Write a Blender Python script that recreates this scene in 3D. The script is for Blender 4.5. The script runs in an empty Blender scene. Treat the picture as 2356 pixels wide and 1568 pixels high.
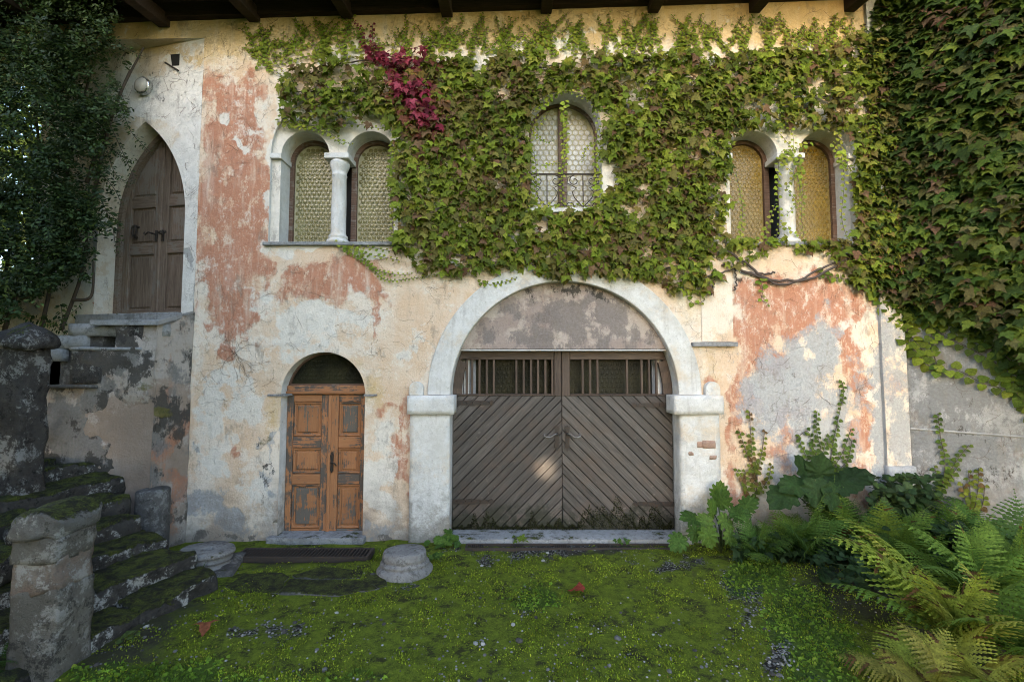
import bpy, bmesh, math, random
import numpy as np
from mathutils import Vector, Matrix, noise
from mathutils.geometry import delaunay_2d_cdt
R = math.radians
rnd = random.Random(7)
RG = np.random.default_rng(11)
sc = bpy.context.scene

# ------------------------------------------------------------------ camera
F, CX, CY = 1050.0, 1178.0, 784.0
T = math.atan(61 / 1050.0)
CAM = Vector((0.0, -6.0, 2.2))
cd = bpy.data.cameras.new('camera'); co = bpy.data.objects.new('camera', cd)
sc.collection.objects.link(co); sc.camera = co
co.location = CAM; co.rotation_euler = (math.pi / 2 + T, 0, 0)
cd.sensor_width = 36.0; cd.lens = 36.0 * F / 2356.0; cd.clip_start = 0.05; cd.clip_end = 500

# ------------------------------------------------------------------ sky, sun, exposure
SUN_EL, SUN_AZ = R(17.0), R(200.0)      # azimuth: clockwise from +Y; the sun stands low behind the viewer
w = bpy.data.worlds.new('World'); sc.world = w; w.use_nodes = True
wn = w.node_tree; bg = wn.nodes['Background']
sky = wn.nodes.new('ShaderNodeTexSky'); sky.sky_type = 'NISHITA'; sky.sun_disc = False
sky.sun_elevation = SUN_EL; sky.sun_rotation = SUN_AZ; sky.air_density = 1.0; sky.dust_density = 1.4; sky.ozone_density = 1.0
wn.links.new(sky.outputs[0], bg.inputs[0]); bg.inputs[1].default_value = 0.15
sd = bpy.data.lights.new('sun', 'SUN'); sd.energy = 2.2; sd.angle = R(0.5); sd.color = (1.0, 0.83, 0.62)
so = bpy.data.objects.new('sun', sd); sc.collection.objects.link(so)
SUN_DIR = Vector((math.sin(SUN_AZ) * math.cos(SUN_EL), math.cos(SUN_AZ) * math.cos(SUN_EL), math.sin(SUN_EL)))
so.rotation_euler = SUN_DIR.to_track_quat('Z', 'Y').to_euler()
so.location = SUN_DIR * 60
vs = sc.view_settings; vs.view_transform = 'Standard'; vs.look = 'None'; vs.gamma = 1.0; vs.exposure = 2.72; vs.use_curve_mapping = False
sc.render.engine = 'CYCLES'
sc.cycles.use_denoising = True; sc.cycles.filter_width = 1.0
sc.cycles.max_bounces = 6; sc.cycles.diffuse_bounces = 2; sc.cycles.glossy_bounces = 3
sc.cycles.transparent_max_bounces = 4

# ------------------------------------------------------------------ layout helpers (photograph measured at 2356 px wide)
def ray(x, y):
    u, v = (x - CX) / F, (y - CY) / F
    return Vector((u, math.cos(T) + v * math.sin(T), math.sin(T) - v * math.cos(T)))
def P(x, y, Y=0.0):
    d = ray(x, y); return CAM + d * ((Y - CAM.y) / d.y)
def PZ(x, y, Z=0.0):
    d = ray(x, y); return CAM + d * ((Z - CAM.z) / d.z)
def A(x, y, Y=0.0):
    p = P(x, y, Y); return (p.x, p.z)
def proj(X, Y, Z):
    dx, dy, dz = X - CAM.x, Y - CAM.y, Z - CAM.z
    f = dy * math.cos(T) + dz * math.sin(T); up = -dy * math.sin(T) + dz * math.cos(T)
    return CX + F * dx / f, CY - F * up / f

# ------------------------------------------------------------------ numpy noise
def vnoise(x, y, seed=0):
    xi, yi = np.floor(x), np.floor(y); fx, fy = x - xi, y - yi
    h = lambda a, b: np.modf(np.abs(np.sin(a * 127.1 + b * 311.7 + seed * 74.7) * 43758.5453))[0]
    fx = fx * fx * (3 - 2 * fx); fy = fy * fy * (3 - 2 * fy)
    a = h(xi, yi) * (1 - fx) + h(xi + 1, yi) * fx; b = h(xi, yi + 1) * (1 - fx) + h(xi + 1, yi + 1) * fx
    return a * (1 - fy) + b * fy
def fbm(x, y, o=4, seed=0):
    s = 0; a = 0.5; t = 0
    for i in range(o):
        s = s + a * vnoise(x * 2 ** i, y * 2 ** i, seed + i * 13); t += a; a *= 0.55
    return s / t

# ------------------------------------------------------------------ object helpers
COL = sc.collection
def link(o, parent=None):
    COL.objects.link(o)
    if parent is not None:
        o.parent = parent
        L = Vector((0, 0, 0)); p = parent
        base = parent['_w'] if '_w' in parent else None
        o.matrix_parent_inverse = Matrix(ROOTM[parent.name]).inverted() if parent.name in ROOTM else Matrix.Identity(4)
    return o
ROOTM = {}
def setm(o, M):
    o.matrix_basis = M; ROOTM[o.name] = M.copy()
def tag(o, label, cat, group=None, kind=None):
    if label: o['label'] = label
    if cat: o['category'] = cat
    if group: o['group'] = group
    if kind: o['kind'] = kind
    return o
def thing(name, label, cat, loc=(0, 0, 0), group=None):
    o = bpy.data.objects.new(name, None); o.empty_display_size = 0.2
    COL.objects.link(o); setm(o, Matrix.Translation(Vector(loc)))
    return tag(o, label, cat, group)
def meshobj(name, me, mat, parent=None, M=None):
    o = bpy.data.objects.new(name, me)
    if mat is not None and not me.materials: me.materials.append(mat)
    link(o, parent)
    setm(o, M if M is not None else Matrix.Identity(4))
    return o
def fastmesh(name, V, Fc, smooth=False, attrs=None):
    """V (n,3), Fc (m,k) arrays"""
    V = np.asarray(V, dtype=np.float32); Fc = np.asarray(Fc, dtype=np.int32)
    me = bpy.data.meshes.new(name); k = Fc.shape[1]
    me.vertices.add(len(V)); me.vertices.foreach_set('co', V.ravel())
    me.loops.add(Fc.size); me.loops.foreach_set('vertex_index', Fc.ravel())
    me.polygons.add(len(Fc)); me.polygons.foreach_set('loop_start', np.arange(0, Fc.size, k, dtype=np.int32))
    me.polygons.foreach_set('use_smooth', np.full(len(Fc), smooth))
    if attrs:
        for nme, arr in attrs.items():
            at = me.attributes.new(nme, 'FLOAT_COLOR', 'POINT')
            a4 = np.ones((len(V), 4), dtype=np.float32); a4[:, :min(3, arr.shape[1])] = arr[:, :3]
            at.data.foreach_set('color', a4.ravel())
    me.update(calc_edges=True); me.validate()
    return me
class MB:
    def __init__(s): s.v = []; s.f = []
    def add(s, vs, fs):
        b = len(s.v); s.v += [tuple(x) for x in vs]; s.f += [tuple(b + i for i in f) for f in fs]; return s
    def box(s, lo, hi):
        (a, b, c), (d, e, f) = lo, hi
        return s.add([(a,b,c),(d,b,c),(d,e,c),(a,e,c),(a,b,f),(d,b,f),(d,e,f),(a,e,f)],
                     [(0,3,2,1),(4,5,6,7),(0,1,5,4),(1,2,6,5),(2,3,7,6),(3,0,4,7)])
    def prism(s, poly, y0, y1):
        n = len(poly)
        return s.add([(x, y0, z) for x, z in poly] + [(x, y1, z) for x, z in poly],
                     [tuple(range(n - 1, -1, -1)), tuple(range(n, 2 * n))] + [(i, (i + 1) % n, n + (i + 1) % n, n + i) for i in range(n)])
    def tube(s, pts, r, k=6, caps=True):
        pts = [Vector(p) for p in pts]; n = len(pts)
        rr = r if isinstance(r, (list, tuple)) else [r] * n
        vs, fs = [], []; up = Vector((0.3, 0.2, 1)).normalized()
        for i, p in enumerate(pts):
            d = (pts[min(i + 1, n - 1)] - pts[max(i - 1, 0)]).normalized()
            a = d.cross(up)
            if a.length < 1e-3: a = d.cross(Vector((1, 0, 0)))
            a.normalize(); b = d.cross(a); up = a.cross(d)
            for j in range(k):
                t = 2 * math.pi * j / k; vs.append(p + (a * math.cos(t) + b * math.sin(t)) * rr[i])
        for i in range(n - 1):
            for j in range(k):
                fs.append((i*k+j, i*k+(j+1)%k, (i+1)*k+(j+1)%k, (i+1)*k+j))
        if caps: fs += [tuple(range(k-1, -1, -1)), tuple(range((n-1)*k, n*k))]
        return s.add(vs, fs)
    def lathe(s, prof, c=(0, 0, 0), k=20, axis='Z'):
        c = Vector(c); vs, fs = [], []
        for r, h in prof:
            for j in range(k):
                t = 2 * math.pi * j / k
                o = Vector((r*math.cos(t), r*math.sin(t), h)) if axis == 'Z' else Vector((r*math.cos(t), -h, r*math.sin(t)))
                vs.append(c + o)
        n = len(prof)
        for i in range(n - 1):
            for j in range(k): fs.append((i*k+j, i*k+(j+1)%k, (i+1)*k+(j+1)%k, (i+1)*k+j))
        fs += [tuple(range(k-1, -1, -1)), tuple(range((n-1)*k, n*k))]
        return s.add(vs, fs)
    def build(s, name, mat, parent=None, smooth=False, M=None):
        me = bpy.data.meshes.new(name); me.from_pydata(s.v, [], s.f); me.update()
        bm = bmesh.new(); bm.from_mesh(me); bmesh.ops.recalc_face_normals(bm, faces=bm.faces); bm.to_mesh(me); bm.free()
        if smooth: me.polygons.foreach_set('use_smooth', [True] * len(me.polygons))
        return meshobj(name, me, mat, parent, M)
def bevel(o, wd=0.006, seg=2):
    m = o.modifiers.new('bevel', 'BEVEL'); m.width = wd; m.segments = seg; m.limit_method = 'ANGLE'; m.angle_limit = R(35); return o

# a plane: origin, U (along), W (inward); plane coordinates are (a, world z)
FP = (Vector((0, 0, 0)), Vector((1, 0, 0)), Vector((0, 1, 0)))
ZV = Vector((0, 0, 1))
def offset_poly(poly, e):
    n = len(poly); ar = sum(poly[i][0]*poly[(i+1)%n][1]-poly[(i+1)%n][0]*poly[i][1] for i in range(n)); sg = 1 if ar > 0 else -1
    out = []
    for i in range(n):
        p0, p1, p2 = Vector(poly[i-1]), Vector(poly[i]), Vector(poly[(i+1) % n])
        d1, d2 = (p1-p0), (p2-p1)
        if d1.length < 1e-9 or d2.length < 1e-9: out.append(tuple(p1)); continue
        d1.normalize(); d2.normalize()
        n1 = Vector((-d1.y, d1.x))*sg; n2 = Vector((-d2.y, d2.x))*sg
        m = n1+n2; q = m.dot(n1)
        out.append(tuple(p1 + m*(e/max(q, 0.35))))
    return out
def clip_poly(poly, conv):
    n = len(conv); ar = sum(conv[i][0]*conv[(i+1)%n][1]-conv[(i+1)%n][0]*conv[i][1] for i in range(n))
    cv = conv if ar > 0 else conv[::-1]; out = list(poly)
    for i in range(n):
        a, b = cv[i], cv[(i+1) % n]; src, out = out, []
        if not src: return []
        side = lambda p: (b[0]-a[0])*(p[1]-a[1])-(b[1]-a[1])*(p[0]-a[0])
        for j in range(len(src)):
            p, q = src[j-1], src[j]; sp, sq = side(p), side(q)
            if (sp >= 0) != (sq >= 0):
                t = sp/(sp-sq); out.append((p[0]+(q[0]-p[0])*t, p[1]+(q[1]-p[1])*t))
            if sq >= 0: out.append(q)
    res = []
    for p in out:
        if not res or abs(p[0]-res[-1][0])+abs(p[1]-res[-1][1]) > 1e-4: res.append(p)
    if len(res) > 2 and abs(res[0][0]-res[-1][0])+abs(res[0][1]-res[-1][1]) < 1e-4: res.pop()
    return res
def piece(name, poly, plane, d0, d1, mat, parent, grain=0.0, bev=0.004):
    """a board or stone cut to a convex outline, front edges eased; grain direction along its local X"""
    O, U, W = plane; n = len(poly)
    if n < 3: return None
    ca = sum(p[0] for p in poly)/n; cz = sum(p[1] for p in poly)/n
    g = R(grain); X = (U*math.cos(g)+ZV*math.sin(g)).normalized(); Y = W.normalized(); Z = X.cross(Y)
    C = O+U*ca+ZV*cz+W*d0
    Rm = Matrix((X, Y, Z)).transposed(); M = Matrix.Translation(C) @ Rm.to_4x4()
    loc = lambda a, z, d: Rm.transposed() @ (O+U*a+ZV*z+W*d - C)
    ins = offset_poly(poly, bev)
    vs = [loc(a, z, d0) for a, z in ins]+[loc(a, z, d0+bev) for a, z in poly]+[loc(a, z, d1) for a, z in poly]
    fs = [tuple(range(n)), tuple(range(3*n-1, 2*n-1, -1))]
    for k in (0, n):
        for i in range(n): fs.append((k+i, k+n+i, k+n+(i+1) % n, k+(i+1) % n))
    mb = MB().add(vs, fs); return mb.build(name, mat, parent, M=M)
def rect(a0, z0, a1, z1): return [(a0, z0), (a1, z0), (a1, z1), (a0, z1)]
def arc(cx, cz, r, t0, t1, n): return [(cx+r*math.cos(t0+(t1-t0)*i/n), cz+r*math.sin(t0+(t1-t0)*i/n)) for i in range(n+1)]
def stone(name, lo, hi, mat, parent=None, rot=0.0, seg=0.07, amp=0.02, rnd_r=0.03, seed=0, taper=0.0, top=None):
    """a rough hewn block: subdivided box with worn corners and an uneven surface"""
    lo, hi = Vector(lo), Vector(hi); c = (lo+hi)/2; s = hi-lo
    bm = bmesh.new(); bmesh.ops.create_cube(bm, size=1.0)
    bmesh.ops.scale(bm, vec=s, verts=bm.verts)
    for ax in range(3):
        k = max(1, int(s[ax]/seg))
        for i in range(1, k):
            pc = Vector((0, 0, 0)); pc[ax] = -s[ax]/2+s[ax]*i/k; nn = Vector((0, 0, 0)); nn[ax] = 1
            bmesh.ops.bisect_plane(bm, geom=bm.verts[:]+bm.edges[:]+bm.faces[:], plane_co=pc, plane_no=nn)
    h = s/2
    for v in bm.verts:
        p = v.co.copy()
        q = Vector([max(-(h[i]-rnd_r), min(h[i]-rnd_r, p[i])) for i in range(3)])
        d = p-q
        if d.length > 1e-6: p = q+d.normalized()*min(d.length, rnd_r)
        if taper:
            k = 1-taper*(p.z/s.z+0.5); p.x *= k; p.y *= k
        if top: p.z += top(p.x/h.x, p.y/h.y, p.z/h.z)
        if amp > 0.025: p = p+noise.noise_vector(p*24+Vector((seed, seed, 0)))*amp*0.22
        nv = noise.noise_vector(p*3.1+Vector((seed*7.3, seed*3.1, 0)))*amp + noise.noise_vector(p*9.7+Vector((seed*1.3, 0, seed)))*amp*0.45
        v.co = p+nv
    me = bpy.data.meshes.new(name); bm.to_mesh(me); bm.free()
    me.polygons.foreach_set('use_smooth', [True]*len(me.polygons))
    M = Matrix.Translation(c) @ Matrix.Rotation(rot, 4, 'Z')
    return meshobj(name, me, mat, parent, M)
# ------------------------------------------------------------------ materials
class NT:
    def __init__(s, name):
        s.m = bpy.data.materials.new(name); s.m.use_nodes = True; s.t = s.m.node_tree
        s.b = s.t.nodes['Principled BSDF']; s.pos = s.n('ShaderNodeNewGeometry').outputs['Position']
        s.b.inputs['Specular IOR Level'].default_value = 0.25
    def n(s, t, ins=None, **kw):
        nd = s.t.nodes.new(t)
        for k, v in kw.items(): setattr(nd, k, v)
        if ins:
            for k, v in ins.items(): s.set(nd.inputs[k], v)
        return nd
    def set(s, sock, v):
        if isinstance(v, bpy.types.NodeSocket): s.t.links.new(v, sock)
        elif sock.type == 'RGBA' and not isinstance(v, (int, float)): sock.default_value = (*v[:3], 1)
        else: sock.default_value = v
    def noise(s, scale, detail=4, rough=0.55, vec=None, dist=0.0):
        return s.n('ShaderNodeTexNoise', {'Scale': scale, 'Detail': detail, 'Roughness': rough, 'Distortion': dist, 'Vector': vec if vec is not None else s.pos}).outputs['Fac']
    def vor(s, scale, feature='F1', vec=None, out='Distance', rand=1.0):
        return s.n('ShaderNodeTexVoronoi', {'Scale': scale, 'Vector': vec if vec is not None else s.pos, 'Randomness': rand}, feature=feature).outputs[out]
    def mp(s, scale=(1, 1, 1), rot=(0, 0, 0), vec=None, loc=(0, 0, 0)):
        return s.n('ShaderNodeMapping', {'Vector': vec if vec is not None else s.pos, 'Scale': scale, 'Rotation': rot, 'Location': loc}).outputs[0]
    def math(s, op, a, b=0.0, c=None, clamp=False):
        nd = s.n('ShaderNodeMath', operation=op, use_clamp=clamp); s.set(nd.inputs[0], a); s.set(nd.inputs[1], b)
        if c is not None: s.set(nd.inputs[2], c)
        return nd.outputs[0]
    def step(s, v, lo, hi, a=0.0, b=1.0):
        nd = s.n('ShaderNodeMapRange', {'Value': v, 'From Min': lo, 'From Max': hi, 'To Min': a, 'To Max': b}, interpolation_type='SMOOTHSTEP'); return nd.outputs[0]
    def mix(s, f, a, b, mode='MIX'):
        nd = s.n('ShaderNodeMix', data_type='RGBA', blend_type=mode); s.set(nd.inputs[0], f); s.set(nd.inputs[6], a); s.set(nd.inputs[7], b); return nd.outputs[2]
    def mul(s, col, v):
        nd = s.n('ShaderNodeVectorMath', operation='SCALE'); s.set(nd.inputs[0], col); s.set(nd.inputs['Scale'], v); return nd.outputs[0]
    def attr(s, name):
        nd = s.n('ShaderNodeAttribute'); nd.attribute_name = name
        sp = s.n('ShaderNodeSeparateColor', {'Color': nd.outputs['Color']}); return sp.outputs[0], sp.outputs[1], sp.outputs[2], nd.outputs['Alpha']
    def objvec(s):
        tc = s.n('ShaderNodeTexCoord').outputs['Object']; oi = s.n('ShaderNodeObjectInfo').outputs['Random']
        s.orand = oi
        off = s.n('ShaderNodeCombineXYZ', {'X': s.math('MULTIPLY', oi, 37.0), 'Y': s.math('MULTIPLY', oi, 91.0), 'Z': s.math('MULTIPLY', oi, 53.0)}).outputs[0]
        return s.n('ShaderNodeVectorMath', {0: tc, 1: off}, operation='ADD').outputs[0]
    def done(s, col, rough=0.85, bump=None, bd=0.01, bs=1.0, spec=None, metal=0.0):
        s.set(s.b.inputs['Base Color'], col); s.set(s.b.inputs['Roughness'], rough); s.b.inputs['Metallic'].default_value = metal
        if spec is not None: s.b.inputs['Specular IOR Level'].default_value = spec
        if bump is not None:
            bn = s.n('ShaderNodeBump', {'Height': bump, 'Distance': bd, 'Strength': bs}); s.t.links.new(bn.outputs[0], s.b.inputs['Normal'])
        return s.m
MAT = {}
def plaster_mat(name, base, base2, red, white, grey, ochre):
    s = NT(name)
    r, wv, g, _ = s.attr('ma'); dk, ms, br, _ = s.attr('mb'); o, vr, _, _ = s.attr('mc')
    n1 = s.noise(2.2, 6, 0.65); n2 = s.noise(9, 6, 0.68); n3 = s.noise(38, 4, 0.7); n4 = s.noise(160, 2, 0.6)
    streak = s.noise(1.0, 5, 0.6, s.mp((9, 9, 1.1)))
    jit = s.math('ADD', s.math('MULTIPLY', s.math('SUBTRACT', n2, 0.5), 0.9), s.math('MULTIPLY', s.math('SUBTRACT', n3, 0.5), 0.28))
    jit2 = s.math('ADD', jit, s.math('MULTIPLY', s.math('SUBTRACT', streak, 0.5), 1.0))
    def m(v, lo=0.44, hi=0.58, j=jit): return s.step(s.math('ADD', v, j), lo, hi)
    n0 = s.noise(0.9, 5, 0.6)
    c = s.mix(s.step(s.math('ADD', s.math('MULTIPLY', n1, 0.6), s.math('MULTIPLY', n0, 0.4)), 0.38, 0.62), base, base2)
    nA = s.noise(3.2, 10, 0.80); nB = s.noise(6.5, 10, 0.84, s.mp((1, 1, 0.6), loc=(5, 2, 9)))
    c = s.mix(s.step(s.math('ADD', nA, s.math('MULTIPLY', s.math('SUBTRACT', n0, 0.5), 0.9)), 0.50, 0.56, 0.0, 0.55), c, white)
    c = s.mix(s.step(nB, 0.55, 0.61, 0.0, 0.5), c, tuple(x*0.72 for x in base))
    c = s.mix(s.math('MULTIPLY', m(o, 0.25, 0.85), 0.75), c, ochre)
    mr = s.math('MULTIPLY', m(r, 0.36, 0.66, jit2), 0.96)
    redc = s.mix(s.step(n2, 0.35, 0.7), red, tuple(x*y for x, y in zip(red, (1.18, 1.22, 1.2))))
    redc = s.mix(s.math('MULTIPLY', s.step(streak, 0.50, 0.74), 0.6), redc, base2)
    c = s.mix(s.math('MULTIPLY', mr, s.step(nB, 0.40, 0.50, 0.25, 1.0)), c, redc)
    mw = m(wv, 0.42, 0.6)
    c = s.mix(s.math('MULTIPLY', mw, 0.92), c, s.mix(s.step(n2, 0.35, 0.68), white, tuple(x*0.86 for x in white)))
    jf = s.math('MULTIPLY', s.math('SUBTRACT', nB, 0.5), 2.2); jg = s.math('ADD', s.math('MULTIPLY', jf, 0.6), s.math('MULTIPLY', jit, 0.6))
    mg = m(g, 0.42, 0.62, jg)
    c = s.mix(s.math('MULTIPLY', mg, 0.85), c, s.mix(s.step(n3, 0.3, 0.7), grey, tuple(x*0.72 for x in grey)))
    c = s.mix(s.math('MULTIPLY', m(br, 0.46, 0.54), 0.9), c, (0.34, 0.13, 0.07))
    # weathering: runs, blotches, speckle, hairline cracks
    c = s.mix(s.math('MULTIPLY', s.step(streak, 0.55, 0.78), 0.22), c, (0.30, 0.24, 0.18))
    c = s.mix(s.math('MULTIPLY', s.step(s.noise(1.0, 5, 0.65, s.mp((5, 5, 0.5), loc=(3, 1, 2))), 0.52, 0.75), 0.30), c, white)
    c = s.mix(s.math('MULTIPLY', s.step(n2, 0.56, 0.74), 0.35), c, s.mix(0.5, c, (0.25, 0.21, 0.17)))
    gm = s.noise(3.4, 10, 0.82, s.mp((1, 1, 0.55), loc=(7, 3, 1)))
    c = s.mix(s.step(gm, 0.54, 0.64, 0, 0.5), c, (0.20, 0.165, 0.13))
    c = s.mix(s.math('MULTIPLY', s.step(n4, 0.60, 0.72), 0.45), c, (0.12, 0.10, 0.08))
    ck = s.vor(1.9, 'DISTANCE_TO_EDGE', s.n('ShaderNodeVectorMath', {0: s.pos, 1: s.n('ShaderNodeTexNoise', {'Scale': 2.3, 'Detail': 5, 'Vector': s.pos}).outputs['Color']}, operation='ADD').outputs[0])
    crack = s.math('MULTIPLY', s.step(ck, 0.0, 0.006, 1.0, 0.0), s.step(n1, 0.5, 0.62))
    c = s.mix(s.math('MULTIPLY', crack, 0.6), c, (0.10, 0.08, 0.06))
    md = m(dk, 0.44, 0.56, jf)
    c = s.mix(s.math('MULTIPLY', md, 0.9), c, s.mix(n3, (0.018, 0.016, 0.013), (0.075, 0.066, 0.055)))
    mm = m(ms, 0.4, 0.66)
    c = s.mix(s.math('MULTIPLY', mm, 0.85), c, s.mix(s.step(n2, 0.3, 0.7), (0.05, 0.055, 0.012), (0.14, 0.12, 0.035)))
    zz = s.n('ShaderNodeSeparateXYZ', {0: s.pos}).outputs[2]
    gr_ = s.math('ADD', zz, s.math('MULTIPLY', s.math('SUBTRACT', n1, 0.5), 2.2)); gr_ = s.math('ADD', gr_, s.math('MULTIPLY', s.math('SUBTRACT', n2, 0.5), 1.0))
    c = s.mix(s.step(gr_, -0.1, 0.85, 0.72, 0.0), c, s.mix(n3, (0.10, 0.085, 0.07), (0.27, 0.235, 0.20)))
    h = s.math('ADD', s.math('MULTIPLY', n3, 0.35), s.math('ADD', s.math('MULTIPLY', n2, 0.6), s.math('MULTIPLY', n4, 0.12)))
    h = s.math('ADD', h, s.math('ADD', s.math('MULTIPLY', mr, 0.16), s.math('MULTIPLY', s.math('ADD', nA, nB), 0.9))); h = s.math('SUBTRACT', h, s.math('MULTIPLY', crack, 0.5)); h = s.math('SUBTRACT', h, s.math('MULTIPLY', mg, 0.25))
    h = s.math('ADD', h, s.math('MULTIPLY', mm, 0.5))
    return s.done(c, 0.9, h, 0.020, 1.0)
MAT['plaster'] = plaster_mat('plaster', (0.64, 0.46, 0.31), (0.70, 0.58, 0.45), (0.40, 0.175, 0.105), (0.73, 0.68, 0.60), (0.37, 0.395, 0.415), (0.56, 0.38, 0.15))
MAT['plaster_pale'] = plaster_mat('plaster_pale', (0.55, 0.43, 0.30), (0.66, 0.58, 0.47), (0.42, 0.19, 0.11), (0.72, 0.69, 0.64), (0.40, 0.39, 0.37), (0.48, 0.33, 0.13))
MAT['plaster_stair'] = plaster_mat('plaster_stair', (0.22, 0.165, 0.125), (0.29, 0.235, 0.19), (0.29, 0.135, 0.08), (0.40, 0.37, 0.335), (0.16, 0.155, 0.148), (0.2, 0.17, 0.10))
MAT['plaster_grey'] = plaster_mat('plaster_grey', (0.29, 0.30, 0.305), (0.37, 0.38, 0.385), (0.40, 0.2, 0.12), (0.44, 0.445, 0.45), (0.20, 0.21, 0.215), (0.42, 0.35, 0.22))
def stone_mat(name, a, b, dark=0.4, moss=0.0, sc_=1.0, lichen=0.0, mossy_top=False):
    s = NT(name); n1 = s.noise(3*sc_, 6, 0.65); n2 = s.noise(16*sc_, 5, 0.7); n3 = s.noise(95*sc_, 3, 0.7); n5 = s.noise(6*sc_, 10, 0.84)
    c = s.mix(s.step(n1, 0.3, 0.7), a, b)
    c = s.mix(s.step(n5, 0.51, 0.58, 0, min(0.9, dark*1.3)), c, tuple(x*0.3 for x in a))
    c = s.mix(s.step(n2, 0.42, 0.75, 0.0, dark), c, (0.07, 0.06, 0.05))
    c = s.mix(s.step(n3, 0.58, 0.72, 0, 0.5), c, tuple(x*0.35 for x in a))
    c = s.mix(s.step(n3, 0.30, 0.40, 0.35, 0.0), c, tuple(min(1, x*1.4) for x in b))
    if lichen: c = s.mix(s.step(s.noise(4.2, 10, 0.84), 0.53, 0.58, 0, lichen), c, s.mix(n3, (0.28, 0.275, 0.25), (0.50, 0.49, 0.46)))
    h = s.math('ADD', s.math('MULTIPLY', n2, 0.9), s.math('ADD', s.math('MULTIPLY', n3, 0.35), s.math('MULTIPLY', n5, 1.2)))
    if moss:
        nz = s.n('ShaderNodeSeparateXYZ', {0: s.n('ShaderNodeNewGeometry').outputs['Normal']}).outputs[2]
        up = s.math('ADD', s.math('MULTIPLY', nz, 0.55 if mossy_top else 0.2), s.math('ADD', s.math('SUBTRACT', s.noise(4.5, 6, 0.7), 0.5), s.math('MULTIPLY', s.math('SUBTRACT', n2, 0.5), 0.6)))
        mm = s.step(up, 0.30-moss*0.3, 0.42-moss*0.3)
        c = s.mix(mm, c, s.mix(s.step(s.noise(9, 6, 0.75), 0.38, 0.62), (0.012, 0.012, 0.006), s.mix(s.step(n3, 0.35, 0.65), (0.026, 0.032, 0.007), (0.095, 0.11, 0.014))))
        h = s.math('ADD', h, s.math('MULTIPLY', mm, s.math('ADD', 0.3, n3)))
    return s.done(c, 0.9, h, 0.02, 1.0)
def lime_mat():
    s = NT('lime_stone'); n0 = s.noise(1.3, 8, 0.72); n1 = s.noise(5, 10, 0.82); n2 = s.noise(22, 5, 0.7); n3 = s.noise(110, 3, 0.7); st_ = s.noise(1.0, 5, 0.6, s.mp((11, 11, 1.2)))
    c = s.mix(s.step(n1, 0.35, 0.65), (0.50, 0.485, 0.45), (0.63, 0.62, 0.595))
    c = s.mix(s.step(n0, 0.50, 0.64, 0, 0.6), c, (0.56, 0.43, 0.28)); c = s.mix(s.step(s.noise(2.7, 10, 0.8), 0.54, 0.62, 0, 0.6), c, (0.36, 0.36, 0.355))
    c = s.mix(s.step(st_, 0.52, 0.74, 0, 0.45), c, (0.30, 0.27, 0.235)); c = s.mix(s.step(n2, 0.58, 0.72, 0, 0.5), c, (0.22, 0.20, 0.175)); c = s.mix(s.step(n3, 0.6, 0.72, 0, 0.5), c, (0.13, 0.12, 0.10))
    zz = s.n('ShaderNodeSeparateXYZ', {0: s.pos}).outputs[2]; g = s.math('ADD', zz, s.math('ADD', s.math('MULTIPLY', s.math('SUBTRACT', n1, 0.5), 1.8), s.math('MULTIPLY', s.math('SUBTRACT', n2, 0.5), 0.6)))
    c = s.mix(s.step(g, -0.05, 0.75, 0.8, 0.0), c, s.mix(n2, (0.075, 0.068, 0.05), (0.25, 0.22, 0.18)))
    return s.done(c, 0.9, s.math('ADD', s.math('MULTIPLY', n2, 0.7), s.math('ADD', s.math('MULTIPLY', n3, 0.3), n1)), 0.016, 0.9)
MAT['lime_stone'] = lime_mat()
MAT['grey_stone'] = stone_mat('grey_stone', (0.24, 0.24, 0.235), (0.34, 0.34, 0.335), 0.45, 0.14)
MAT['granite'] = stone_mat('granite', (0.20, 0.19, 0.178), (0.32, 0.305, 0.285), 0.5, 0.14, 1.6)
MAT['dark_stone'] = stone_mat('dark_stone', (0.06, 0.057, 0.053), (0.11, 0.105, 0.098), 0.5, 0.12, 1.3, 0.3)
MAT['shaded_mossy_stone'] = stone_mat('shaded_mossy_stone', (0.022, 0.020, 0.017), (0.055, 0.051, 0.046), 0.85, 0.34, 1.0, 0.8, True)  # mossy stone, base colour also darkened to carry the shadow on the stairs
MAT['pillar_stone'] = stone_mat('pillar_stone', (0.075, 0.070, 0.058), (0.15, 0.138, 0.115), 0.7, 0.28, 0.9, 0.35)
MAT['shaded_black_stone'] = stone_mat('shaded_black_stone', (0.024, 0.021, 0.018), (0.062, 0.056, 0.050), 0.9, 0.30, 1.0, 0.45)  # black lichened stone, its colour darkened further to stand for shadow
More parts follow.
